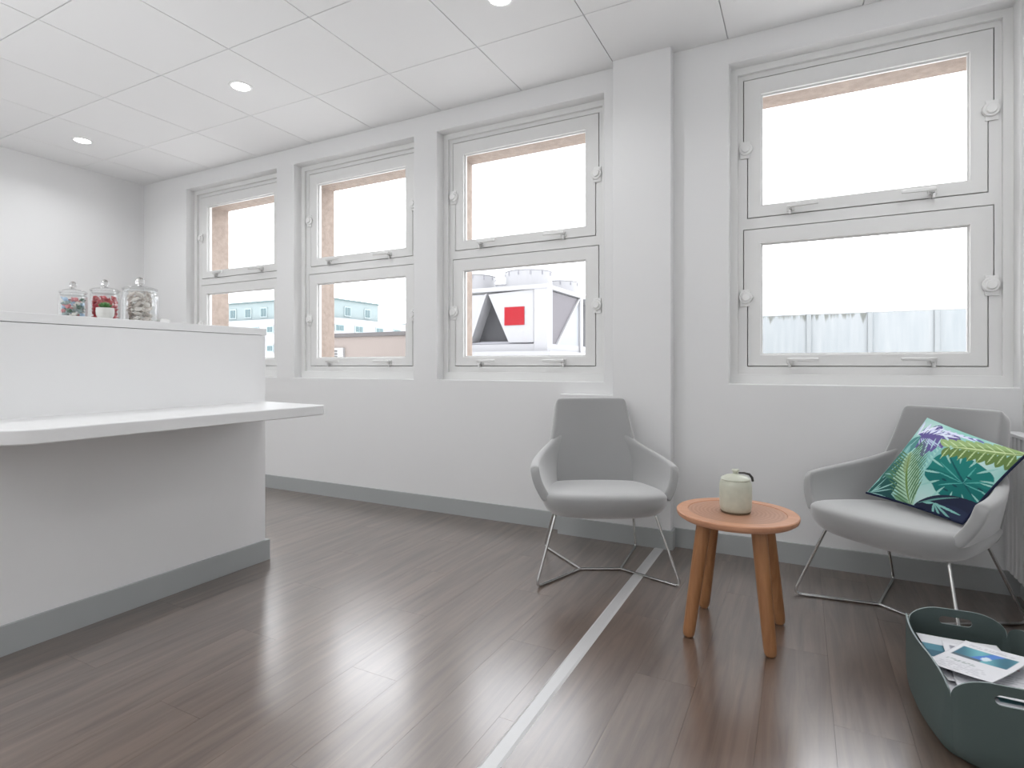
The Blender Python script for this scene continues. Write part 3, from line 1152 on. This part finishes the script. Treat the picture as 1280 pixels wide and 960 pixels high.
tube(bm, [cushion_point(a, b, 1) - corg for a, b in edge], 0.0045, 8)
obj('piping', bm, M['navy'], cu, smooth=60)

# ------------------------------------------------------------------ side table
TC = (-0.2123, 2.2031)
tb = empty('side_table', (TC[0], TC[1], 0))
tag(tb, 'low round wooden side table with four splayed legs between the armchairs', 'table')
TZ = 0.4512
bm = bmesh.new()
R = 0.21
lathe(bm, [(0.004, TZ - 0.026), (R - 0.014, TZ - 0.026), (R - 0.003, TZ - 0.018), (R, TZ - 0.010), (R, TZ - 0.003), (R - 0.003, TZ), (0.170, TZ), (0.168, TZ - 0.003), (0.004, TZ - 0.003)], 72)
obj('tabletop', bm, M['table_rim'], tb, smooth=35)
bm = bmesh.new()
lathe(bm, [(0.004, TZ - 0.0031), (0.1678, TZ - 0.0031), (0.1678, TZ - 0.0022), (0.10, TZ - 0.0020), (0.004, TZ - 0.0022)], 64)
obj('inlay', bm, M['table_inlay'], tb, smooth=35)
for fx, fy in ((-0.366, 2.104), (-0.092, 2.084), (-0.354, 2.389), (-0.073, 2.368)):
    dx, dy = fx - TC[0], fy - TC[1]
    bm = bmesh.new()
    pts, rad = [], []
    for t, r in ((0, 0.011), (0.008, 0.016), (0.025, 0.0195), (0.07, 0.0215), (0.5, 0.0240), (1.0, 0.0260)):
        k = 1.0 - 0.34 * t
        pts.append((dx * k, dy * k, t * (TZ - 0.024)))
        rad.append(r)
    tube(bm, pts, rad, 20)
    obj('leg', bm, M['table_leg'], tb, smooth=60)

# ceramic jar on it
cj = empty('ceramic_jar', (-0.214, 2.196, TZ - 0.002))
tag(cj, 'pale green glazed ceramic jar with a lid and dark clasp on the wooden table', 'jar')
bm = bmesh.new()
lathe(bm, [(0.046, 0.004), (0.052, 0.009), (0.0550, 0.025), (0.0565, 0.062), (0.0560, 0.098), (0.0535, 0.111), (0.050, 0.118), (0.046, 0.118), (0.044, 0.112), (0.004, 0.112)], 48)
obj('body', bm, M['glaze'], cj, smooth=50)
bm = bmesh.new()
lathe(bm, [(0.045, 0.0), (0.050, 0.001), (0.0525, 0.006), (0.046, 0.008)], 48)
obj('foot', bm, M['glaze_base'], cj, smooth=50)
bm = bmesh.new()
lathe(bm, [(0.050, 0.1185), (0.052, 0.121), (0.049, 0.126), (0.034, 0.134), (0.014, 0.138), (0.009, 0.141), (0.010, 0.147), (0.0135, 0.151), (0.012, 0.156), (0.003, 0.157)], 40)
lid = obj('lid', bm, M['glaze'], cj, smooth=50)
bm = bmesh.new()
ux, uy = 0.93, 0.36
tube(bm, [(0.011 * ux, 0.011 * uy, 0.1435), (0.03 * ux, 0.03 * uy, 0.1435), (0.048 * ux, 0.048 * uy, 0.139), (0.058 * ux, 0.058 * uy, 0.127), (0.0605 * ux, 0.0605 * uy, 0.113)], [0.003, 0.0035, 0.0045, 0.0045, 0.004], 10)
obj('clasp', bm, M['clasp'], cj, smooth=60)

# ------------------------------------------------------------------ magazine basket
BX0, BX1, BY0, BY1 = 0.3095, 0.5655, 1.726, 2.170
bcx, bcy = (BX0 + BX1) / 2, (BY0 + BY1) / 2
bk = empty('magazine_basket', (bcx, bcy, 0), 0.059)
tag(bk, 'grey green board basket with cut-out handles holding leaflets, at the lower right', 'basket')
HX, HY = (BX1 - BX0) / 2, (BY1 - BY0) / 2
BHT, BNOTCH = 0.226, 0.168


def rr_point(s, hx, hy, r):
    """point on a rounded rectangle, s in [0,4): side index + fraction, corners at integers"""
    side = int(s) % 4
    t = s - int(s)
    # sides: 0 front (y=-hy) left to right, 1 right, 2 back, 3 left
    ax = {0: ((-hx, -hy), (hx, -hy)), 1: ((hx, -hy), (hx, hy)), 2: ((hx, hy), (-hx, hy)), 3: ((-hx, hy), (-hx, -hy))}[side]
    (x0, y0), (x1, y1) = ax
    x, y = x0 + (x1 - x0) * t, y0 + (y1 - y0) * t
    # round the corner by pulling towards the inner rounded rectangle
    qx, qy = max(-hx + r, min(hx - r, x)), max(-hy + r, min(hy - r, y))
    d = Vector((x - qx, y - qy))
    if d.length > 1e-9 and abs(x - qx) > 1e-9 and abs(y - qy) > 1e-9:
        d = d.normalized() * r
        return qx + d.x, qy + d.y
    return x, y


def side_height(s):
    side = int(s) % 4
    t = s - int(s)
    ln = 2 * (HX if side in (0, 2) else HY)
    e = min(t, 1 - t) * ln
    rad = 0.085 if side in (0, 2) else 0.12
    k = min(1, e / rad)
    return BNOTCH + (BHT - BNOTCH) * math.sqrt(max(0, 1 - (1 - k) ** 2))


ss = []
for side in range(4):
    n = 36
    ss += [side + 0.5 - 0.5 * math.cos(PI * k / n) for k in range(n)]
NV = 12
bm = bmesh.new()
ringsb = []
for s in ss:
    colv = []
    h = side_height(s)
    for j in range(NV + 1):
        v = j / NV
        z = 0.004 + (h - 0.004) * v
        q = z / BHT
        k = 1 - max(0.0, 1 - z / 0.055) ** 2.2
        ins = 0.026 * (1 - k)
        x, y = rr_point(s, HX - ins, HY - ins, 0.05 - 0.038 * min(1, q * 1.3))
        # every side bellies outwards between its corners
        t = s - int(s)
        bel = (1 - (2 * t - 1) ** 2) * (0.9 + 0.1 * q)
        side = int(s) % 4
        if side == 0:
            y -= 0.012 * bel
        elif side == 1:
            x += 0.026 * bel
        elif side == 2:
            y += 0.012 * bel
        else:
            x -= 0.030 * bel
        colv.append(bm.verts.new((x, y, z)))
    ringsb.append(colv)
N = len(ss)
for i in range(N):
    A, B = ringsb[i], ringsb[(i + 1) % N]
    for j in range(NV):
        bm.faces.new((A[j], B[j], B[j + 1], A[j + 1]))
bm.faces.new([r[0] for r in ringsb][::-1])
bmesh.ops.recalc_face_normals(bm, faces=bm.faces)
body = obj('shell', bm, [M['felt'], M['felt_edge']], bk, smooth=60, solid=0.0045, offset=-1)
body.modifiers['solid'].material_offset_rim = 1
# cut the two grip slots through the short sides
cut = bmesh.new()
for sg in (-1, 1):
    a = arc(0.030, 0.190, 0.012, -PI / 2, PI / 2, 8) + arc(-0.030, 0.190, 0.012, PI / 2, 3 * PI / 2, 8)
    c2 = bmesh.new()
    prism(c2, a, 'y', sg * HY - 0.05, sg * HY + 0.05)
    me_ = bpy.data.meshes.new('t')
    c2.to_mesh(me_)
    c2.free()
    cut.from_mesh(me_)
    bpy.data.meshes.remove(me_)
cutter = obj('cutter', cut, M['felt_edge'], bk)
bo = body.modifiers.new('slots', 'BOOLEAN')
bo.object = cutter
bo.operation = 'DIFFERENCE'
bo.solver = 'EXACT'
bpy.context.view_layer.update()
dg = bpy.context.evaluated_depsgraph_get()
new_me = bpy.data.meshes.new_from_object(body.evaluated_get(dg))
body.modifiers.clear()
body.data = new_me
bpy.data.objects.remove(cutter)
smooth_mesh(body.data, 35)


# leaflets in the basket
def paint_leaflet(nu, nv, kind, seed):
    r = np.random.RandomState(seed)
    img = np.ones((nu, nv, 3)) * np.array((240, 240, 244))

    def rect(u0, u1, v0, v1, c):
        img[int(u0 * nu):int(u1 * nu), int(v0 * nv):int(v1 * nv)] = c

    def text(u0, u1, v0, v1, step, c):
        v = v0
        while v < v1:
            a = int(v * nv)
            for i in range(int(u0 * nu), int((u1 - r.rand() * 0.2) * nu)):
                if r.rand() < 0.72:
                    img[i, a] = c
            v += step
    if kind == 'photo':
        for i in range(int(0.1 * nu), int(0.9 * nu)):
            for j in range(int(0.52 * nv), int(0.84 * nv)):
                a, b = i / nu, j / nv
                g = 0.5 + 0.5 * math.sin(9 * a + 6 * b)
                img[i, j] = np.array((70, 120, 140)) * (1 - g) + np.array((120, 190, 200)) * g
                if abs(a - 0.5 - 0.8 * (b - 0.68)) < 0.09:
                    img[i, j] = (90, 140, 215)
                if (a - 0.52) ** 2 + (b - 0.63) ** 2 < 0.004:
                    img[i, j] = (225, 240, 250)
                if b < 0.57 and a < 0.5:
                    img[i, j] = (96, 112, 122)
        text(0.12, 0.85, 0.88, 0.95, 0.035, (200, 200, 205))
        text(0.15, 0.7, 0.34, 0.42, 0.04, (150, 165, 160))
        text(0.12, 0.9, 0.08, 0.28, 0.05, (205, 205, 210))
    elif kind == 'teal':
        rect(0.0, 0.7, 0.5, 0.8, (96, 150, 168))
        rect(0.0, 0.4, 0.5, 0.66, (70, 112, 132))
        text(0.1, 0.9, 0.1, 0.4, 0.05, (198, 200, 206))
    elif kind == 'red':
        text(0.12, 0.9, 0.62, 0.72, 0.035, (196, 96, 110))
        rect(0.5, 0.8, 0.66, 0.72, (206, 120, 132))
        rect(0.1, 0.9, 0.78, 0.93, (160, 160, 172))
        text(0.1, 0.9, 0.1, 0.5, 0.05, (205, 205, 210))
    else:
        text(0.1, 0.9, 0.1, 0.9, 0.06, (196, 198, 204))
        rect(0.55, 0.85, 0.1, 0.25, (120, 170, 176))
    img = img / 255
    return np.where(img <= 0.04045, img / 12.92, ((img + 0.055) / 1.055) ** 2.4)


def leaflet(centre, rz, tilt_x, tilt_y, kind, label, w=0.148, l=0.21, curl=0.004, seed=1):
    nu, nv = 45, 63
    img = paint_leaflet(nu, nv, kind, seed)
    bm = bmesh.new()
    grid(bm, lambda i, j: ((i / (nu - 1) - 0.5) * w, (j / (nv - 1) - 0.5) * l, curl * (2 * j / (nv - 1) - 1) ** 2 + 0.5 * curl * (2 * i / (nu - 1) - 1) ** 2), nu, nv)
    for f in bm.faces:
        f.normal_update()
        if f.normal.z < 0:
            f.normal_flip()
    me = bpy.data.meshes.new('leaflet')
    bm.to_mesh(me)
    bm.free()
    ca = me.color_attributes.new('print_colour', 'FLOAT_COLOR', 'POINT')
    ca.data.foreach_set('color', np.concatenate([img.reshape(-1, 3), np.ones((nu * nv, 1))], axis=1).astype(np.float32).ravel())
    o = obj('leaflet', me, M['paper'], solid=0.0008, offset=-1, smooth=60)
    o.location = centre
    o.rotation_euler = (tilt_x, tilt_y, rz)
    tag(o, label, 'leaflet', 'leaflets in the basket')
    return o


leaflet((bcx - 0.012, bcy - 0.03, 0.146), 0.06, 0, 0, 'text', 'white leaflet lying lowest in the basket', w=0.20, l=0.297, seed=2)
leaflet((bcx - 0.01, bcy + 0.035, 0.152), 0.10, 0, 0.02, 'teal', 'white leaflet with a blue band, at the back left of the basket', w=0.20, l=0.28, seed=3)
leaflet((bcx + 0.02, bcy - 0.02, 0.160), -0.06, 0.0, 0.0, 'red', 'white leaflet with red lettering under the top leaflet', w=0.19, l=0.28, seed=4)
leaflet((0.427, 1.938, 0.178), -0.60, 0.0, -0.10, 'photo', 'topmost white leaflet with a blue picture in the basket', w=0.155, l=0.235, seed=5)

# ------------------------------------------------------------------ radiator on the right wall
rd = empty('radiator', (XR, 2.50, 0))
tag(rd, 'white panel radiator on the right wall at the edge of view', 'radiator')
RX = 0.768 - XR
bm = bmesh.new()
n = 24
ya, yb = -0.6, 0.57
poly = [(0.745 - 0.768 + RX + 0.023, ya)]
prof = []
for k in range(n):
    y0_, y1_ = ya + (yb - ya) * k / n, ya + (yb - ya) * (k + 1) / n
    d = (y1_ - y0_)
    prof += [(RX + 0.006, y0_), (RX + 0.006, y0_ + 0.2 * d), (RX, y0_ + 0.35 * d), (RX, y0_ + 0.85 * d)]
prof.append((RX + 0.006, yb))
prism(bm, prof + [(-0.025, yb), (-0.025, ya)], 'z', 0.124, 0.692)
obj('panel', bm, M['radiator'], rd)
obj('top_grille', boxes(((RX - 0.003, ya - 0.004, 0.692), (-0.02, yb + 0.004, 0.706))), M['radiator'], rd, bevel=0.002)
for y in (ya - 0.004, yb):
    obj('side_panel', boxes(((RX - 0.002, y, 0.124), (-0.02, y + 0.004, 0.692))), M['radiator'], rd)
for y in (ya + 0.15, yb - 0.15):
    obj('bracket', boxes(((-0.03, y, 0.2), (-0.003, y + 0.03, 0.6))), M['radiator'], rd)

# ------------------------------------------------------------------ outside: unseen roof deck, added to bounce sky light indoors
tag(obj('ground', boxes(((-34, 3.53, 0.3), (14, 30, 0.55))), M['roof_deck']), 'unseen flat roof outside below the windows, kept pale to bounce sky light in', 'roof', kind='structure')

# zinc clad wall behind the right window
zx0, zn, zs = -2.113, 9, 0.735
zw = empty('cladding_wall', (0, 9.0, 0.55))
tag(zw, 'pale metal clad roof wall with mossy stains, outside the right window', 'wall')


def zinc_mat():
    m = bpy.data.materials.new('stained zinc cladding')
    m.use_nodes = True
    nt = m.node_tree
    L = nt.links
    b = nt.nodes['Principled BSDF']
    b.inputs['Roughness'].default_value = 0.55
    g = nt.nodes.new('ShaderNodeNewGeometry')
    mp = nt.nodes.new('ShaderNodeMapping')
    mp.inputs['Scale'].default_value = (9, 1, 0.9)
    L.new(g.outputs['Position'], mp.inputs['Vector'])
    n = nt.nodes.new('ShaderNodeTexNoise')
    n.inputs['Scale'].default_value = 1.6
    n.inputs['Detail'].default_value = 6
    L.new(mp.outputs['Vector'], n.inputs['Vector'])
    rp = nt.nodes.new('ShaderNodeValToRGB')
    rp.color_ramp.elements[0].position = 0.3
    rp.color_ramp.elements[0].color = (0.213, 0.236, 0.247, 1)
    rp.color_ramp.elements[1].position = 0.7
    rp.color_ramp.elements[1].color = (0.266, 0.281, 0.289, 1)
    L.new(n.outputs['Fac'], rp.inputs['Fac'])
    # moss streaks hanging from the top edge of the left panels
    sp = nt.nodes.new('ShaderNodeSeparateXYZ')
    L.new(g.outputs['Position'], sp.inputs[0])
    mp2 = nt.nodes.new('ShaderNodeMapping')
    mp2.inputs['Scale'].default_value = (14, 1, 1.2)
    L.new(g.outputs['Position'], mp2.inputs['Vector'])
    n2 = nt.nodes.new('ShaderNodeTexNoise')
    n2.inputs['Scale'].default_value = 1.0
    n2.inputs['Detail'].default_value = 5
    L.new(mp2.outputs['Vector'], n2.inputs['Vector'])
    fz = nt.nodes.new('ShaderNodeMapRange')
    fz.inputs['From Min'].default_value = 1.45
    fz.inputs['From Max'].default_value = 1.70
    fz.inputs['To Min'].default_value = -0.28
    fz.inputs['To Max'].default_value = 0.16
    L.new(sp.outputs['Z'], fz.inputs['Value'])
    fx = nt.nodes.new('ShaderNodeMapRange')
    fx.inputs['From Min'].default_value = 0.80
    fx.inputs['From Max'].default_value = 0.90
    fx.inputs['To Min'].default_value = 0.0
    fx.inputs['To Max'].default_value = -0.5
    L.new(sp.outputs['X'], fx.inputs['Value'])
    a1 = nt.nodes.new('ShaderNodeMath')
    a1.operation = 'ADD'
    a2 = nt.nodes.new('ShaderNodeMath')
    a2.operation = 'ADD'
    L.new(n2.outputs['Fac'], a1.inputs[0])
    L.new(fz.outputs[0], a1.inputs[1])
    L.new(a1.outputs[0], a2.inputs[0])
    L.new(fx.outputs[0], a2.inputs[1])
    r2 = nt.nodes.new('ShaderNodeValToRGB')
    r2.color_ramp.elements[0].position = 0.56
    r2.color_ramp.elements[0].color = (0, 0, 0, 1)
    r2.color_ramp.elements[1].position = 0.66
    r2.color_ramp.elements[1].color = (0.8, 0.8, 0.8, 1)
    L.new(a2.outputs[0], r2.inputs['Fac'])
    mx = nt.nodes.new('ShaderNodeMixRGB')
    mx.inputs['Color2'].default_value = (0.076, 0.080, 0.065, 1)
    L.new(r2.outputs['Color'], mx.inputs['Fac'])
    L.new(rp.outputs['Color'], mx.inputs['Color1'])
    L.new(mx.outputs['Color'], b.inputs['Base Color'])
    return m


M['zinc'] = zinc_mat()
M['zinc_post'] = mat('zinc standing seam', (0.220, 0.236, 0.243, 1), 0.5)
for k in range(zn):
    x = zx0 + k * zs
    obj('panel', boxes(((x + 0.02, 0.0, 0.0), (x + zs - 0.02, 0.08, 1.145))), M['zinc'], zw)
    obj('batten', boxes(((x - 0.028, -0.03, 0.0), (x + 0.028, 0.08, 1.165))), M['zinc_post'], zw, bevel=0.006)
obj('coping', boxes(((zx0 - 0.03, 0.0, 1.145), (zx0 + zn * zs, 0.1, 1.16))), M['zinc_post'], zw)

# rooftop cooling unit
un = empty('rooftop_cooling_unit', (-8.5, 16.8, 0.55))
tag(un, 'large white rooftop cooling unit with round fans, a red plate and a dark triangular bay', 'cooling unit')


def U(x, y, z):
    return (x + 8.5, y - 16.8, z - 0.55)


def upoly(name, poly, axis, d0, d1, m):
    bm = bmesh.new()
    if axis == 'y':
        prism(bm, [(x + 8.5, z - 0.55) for x, z in poly], 'y', d0 - 16.8, d1 - 16.8)
    else:
        prism(bm, [(y - 16.8, z - 0.55) for y, z in poly], 'x', d0 + 8.5, d1 + 8.5)
    return obj(name, bm, m, un)


obj('corner_post', boxes((U(-6.839, 14.6, 0.55), U(-6.413, 15.0, 3.2))), M['unit_white'], un, bevel=0.02)
upoly('end_panel', [(-8.36, 3.106), (-6.86, 3.17), (-6.86, 1.645), (-7.67, 1.652)], 'y', 14.64, 14.68, M['unit_white'])
upoly('end_panel', [(-8.46, 3.106), (-9.98, 3.106), (-9.98, 1.66), (-9.10, 1.66)], 'y', 14.64, 14.68, M['unit_white'])
upoly('bay_frame', [(-8.40, 3.13), (-8.46, 3.106), (-9.10, 1.66), (-8.96, 1.66)], 'y', 14.60, 15.2, M['unit_white'])
upoly('end_panel', [(-10.0, 3.106), (-10.10, 3.106), (-10.75, 1.66), (-11.0, 1.66), (-11.0, 3.2), (-10.0, 3.2)], 'y', 14.64, 14.68, M['unit_white'])
upoly('coil', [(-8.36, 3.106), (-9.05, 1.60), (-7.60, 1.60)], 'y', 15.1, 15.2, M['unit_coil'])
obj('top_deck', boxes((U(-11.0, 14.58, 3.17), U(-6.40, 19.6, 3.30))), M['unit_white'], un, bevel=0.02)
obj('base_beam', boxes((U(-11.0, 14.63, 1.37), U(-6.45, 19.55, 1.60))), M['unit_white'], un)
bm = bmesh.new()
for k in range(3):
    tube(bm, [U(-9.0 + 0.1 * k, 14.72 + 0.12 * k, 1.63 + 0.02 * k), U(-7.9 + 0.3 * k, 14.72 + 0.12 * k, 1.63 + 0.02 * k), U(-6.95, 14.75 + 0.12 * k, 1.64 + 0.02 * k)], 0.035, 8)
obj('pipe', bm, M['unit_dark'], un)
upoly('side_coil', [(15.0, 3.14), (17.2, 3.13), (15.42, 1.60), (15.0, 1.58)], 'x', -6.55, -6.48, M['unit_mesh'])
upoly('side_brace', [(17.20, 3.13), (17.30, 3.13), (15.50, 1.60), (15.36, 1.60)], 'x', -6.50, -6.42, M['unit_white'])
upoly('side_panel', [(17.25, 2.99), (17.25, 1.55), (15.56, 1.60)], 'x', -6.54, -6.46, M['unit_pale'])
obj('side_post', boxes((U(-6.62, 17.26, 1.3), U(-6.40, 17.5, 3.18))), M['unit_white'], un)
obj('back_panel', boxes((U(-11.0, 19.46, 1.3), U(-6.44, 19.58, 3.18))), M['unit_white'], un)
obj('red_plate', boxes((U(-7.80, 14.615, 2.155), U(-7.15, 14.645, 2.69))), M['unit_red'], un)
obj('plinth', boxes((U(-11.2, 14.3, 0.55), U(-6.2, 19.8, 1.38))), M['unit_white'], un)
for fx, fy in ((-7.66, 16.0), (-9.72, 16.0), (-7.72, 18.5), (-9.8, 18.5)):
    bm = bmesh.new()
    lathe(bm, [(0.80, 2.74), (0.80, 2.80), (0.74, 2.80), (0.74, 3.32), (0.765, 3.34), (0.74, 3.36), (0.70, 3.34), (0.70, 2.80), (0.05, 2.80)], 40, (fx + 8.5, fy - 16.8))
    f = obj('fan', bm, M['unit_white'], un, smooth=40)
    bm = bmesh.new()
    for k in range(12):
        a = 2 * PI * k / 12
        c, s = math.cos(a), math.sin(a)
        tube(bm, [(fx + 8.5 + 0.742 * c, fy - 16.8 + 0.742 * s, 3.20), (fx + 8.5 + 0.742 * c, fy - 16.8 + 0.742 * s, 3.30)], 0.022, 6)
    obj('fan_bolt', bm, M['unit_dark'], f)

# tan brick roof room with dark parapet
tr = empty('roof_room', (-14.5, 17.5, 0.55))
tag(tr, 'tan brick roof room with a dark parapet and a white louvre, outside the second window', 'building')
obj('wall', boxes(((-2.1, -1.5, 0), (2.5, 1.5, 1.49))), M['tan'], tr)
obj('parapet', boxes(((-2.18, -1.58, 1.49), (2.58, 1.58, 1.64))), M['parapet'], tr, bevel=0.02)
lv_ = obj('louvre', boxes(((-1.66, -1.60, 0.55), (-0.90, -1.5, 1.09))), M['louvre'], tr)
for k in range(4):
    obj('slat', boxes(((-1.58, -1.64, 0.62 + 0.11 * k), (-1.2, -1.60, 0.66 + 0.11 * k))), M['parapet'], lv_)

# far mint and white building
mb = empty('office_building', (-37.6, 36.5, -8))
tag(mb, 'distant white office building with a mint clad upper storey', 'building')


def B3(x, y, z):
    return (x + 37.6, y - 36.5, z + 8)


obj('upper_storey', boxes((B3(-70, 36.5, 5.25), B3(-37.6, 43.7, 6.95))), M['mint'], mb)
obj('roof_edge', boxes((B3(-70.2, 36.3, 6.95), B3(-37.4, 43.9, 7.06))), M['mint_dark'], mb)
obj('wall', boxes((B3(-70, 36.0, -8), B3(-37.1, 54, 5.25))), M['bwhite'], mb)


def far_window(x0, x1, z0, z1, axis, d):
    if axis == 'y':
        f = obj('window', boxes((B3(x0, d - 0.08, z0), B3(x1, d + 0.02, z1))), M['bframe'], mb)
        xm = (x0 + x1) / 2
        obj('pane', boxes((B3(x0 + 0.12, d - 0.11, z0 + 0.1), B3(xm - 0.04, d - 0.07, z1 - 0.1))), M['bglass'], f)
        obj('pane', boxes((B3(xm + 0.04, d - 0.11, z0 + 0.1), B3(x1 - 0.12, d - 0.07, z1 - 0.1))), M['bglass'], f)
    else:
        f = obj('window', boxes((B3(d - 0.02, x0, z0), B3(d + 0.08, x1, z1))), M['bframe'], mb)
        xm = (x0 + x1) / 2
        obj('pane', boxes((B3(d + 0.07, x0 + 0.1, z0 + 0.1), B3(d + 0.11, xm - 0.04, z1 - 0.1))), M['bglass'], f)
        obj('pane', boxes((B3(d + 0.07, xm + 0.04, z0 + 0.1), B3(d + 0.11, x1 - 0.1, z1 - 0.1))), M['bglass'], f)


for k in range(8):
    x = -50.2 + 2.2 * k - 4.4
    far_window(x, x + 0.95, 5.5, 6.45, 'y', 36.5)
for k in range(5):
    x = -46.3 + 2.0 * k
    far_window(x, x + 0.9, 3.95, 4.62, 'y', 36.0)
    far_window(x, x + 0.9, 2.2, 2.85, 'y', 36.0)
for y in (38.95, 41.62):
    far_window(y, y + 0.85, 5.5, 6.42, 'x', -37.6)
for y in (37.3, 39.8, 42.7, 45.4, 48.0):
    far_window(y, y + 1.1, 4.0, 4.68, 'x', -37.1)
sb = empty('annex_building', (-44, 70, -8))
tag(sb, 'smaller distant mint building right of the white office building', 'building')
obj('wall', boxes(((-12, 0, 0), (8.3, 6, 15.2))), M['mint'], sb)
obj('roof_edge', boxes(((-12.2, -0.2, 15.2), (8.5, 6.2, 15.45))), M['mint_dark'], sb)
for k in range(5):
    f = obj('window', boxes(((0.2 + 1.7 * k, -0.1, 13.4), (1.3 + 1.7 * k, 0.05, 14.6))), M['bframe'], sb)
    obj('pane', boxes(((0.35 + 1.7 * k, -0.14, 13.55), (1.15 + 1.7 * k, -0.1, 14.45))), M['bglass'], f)
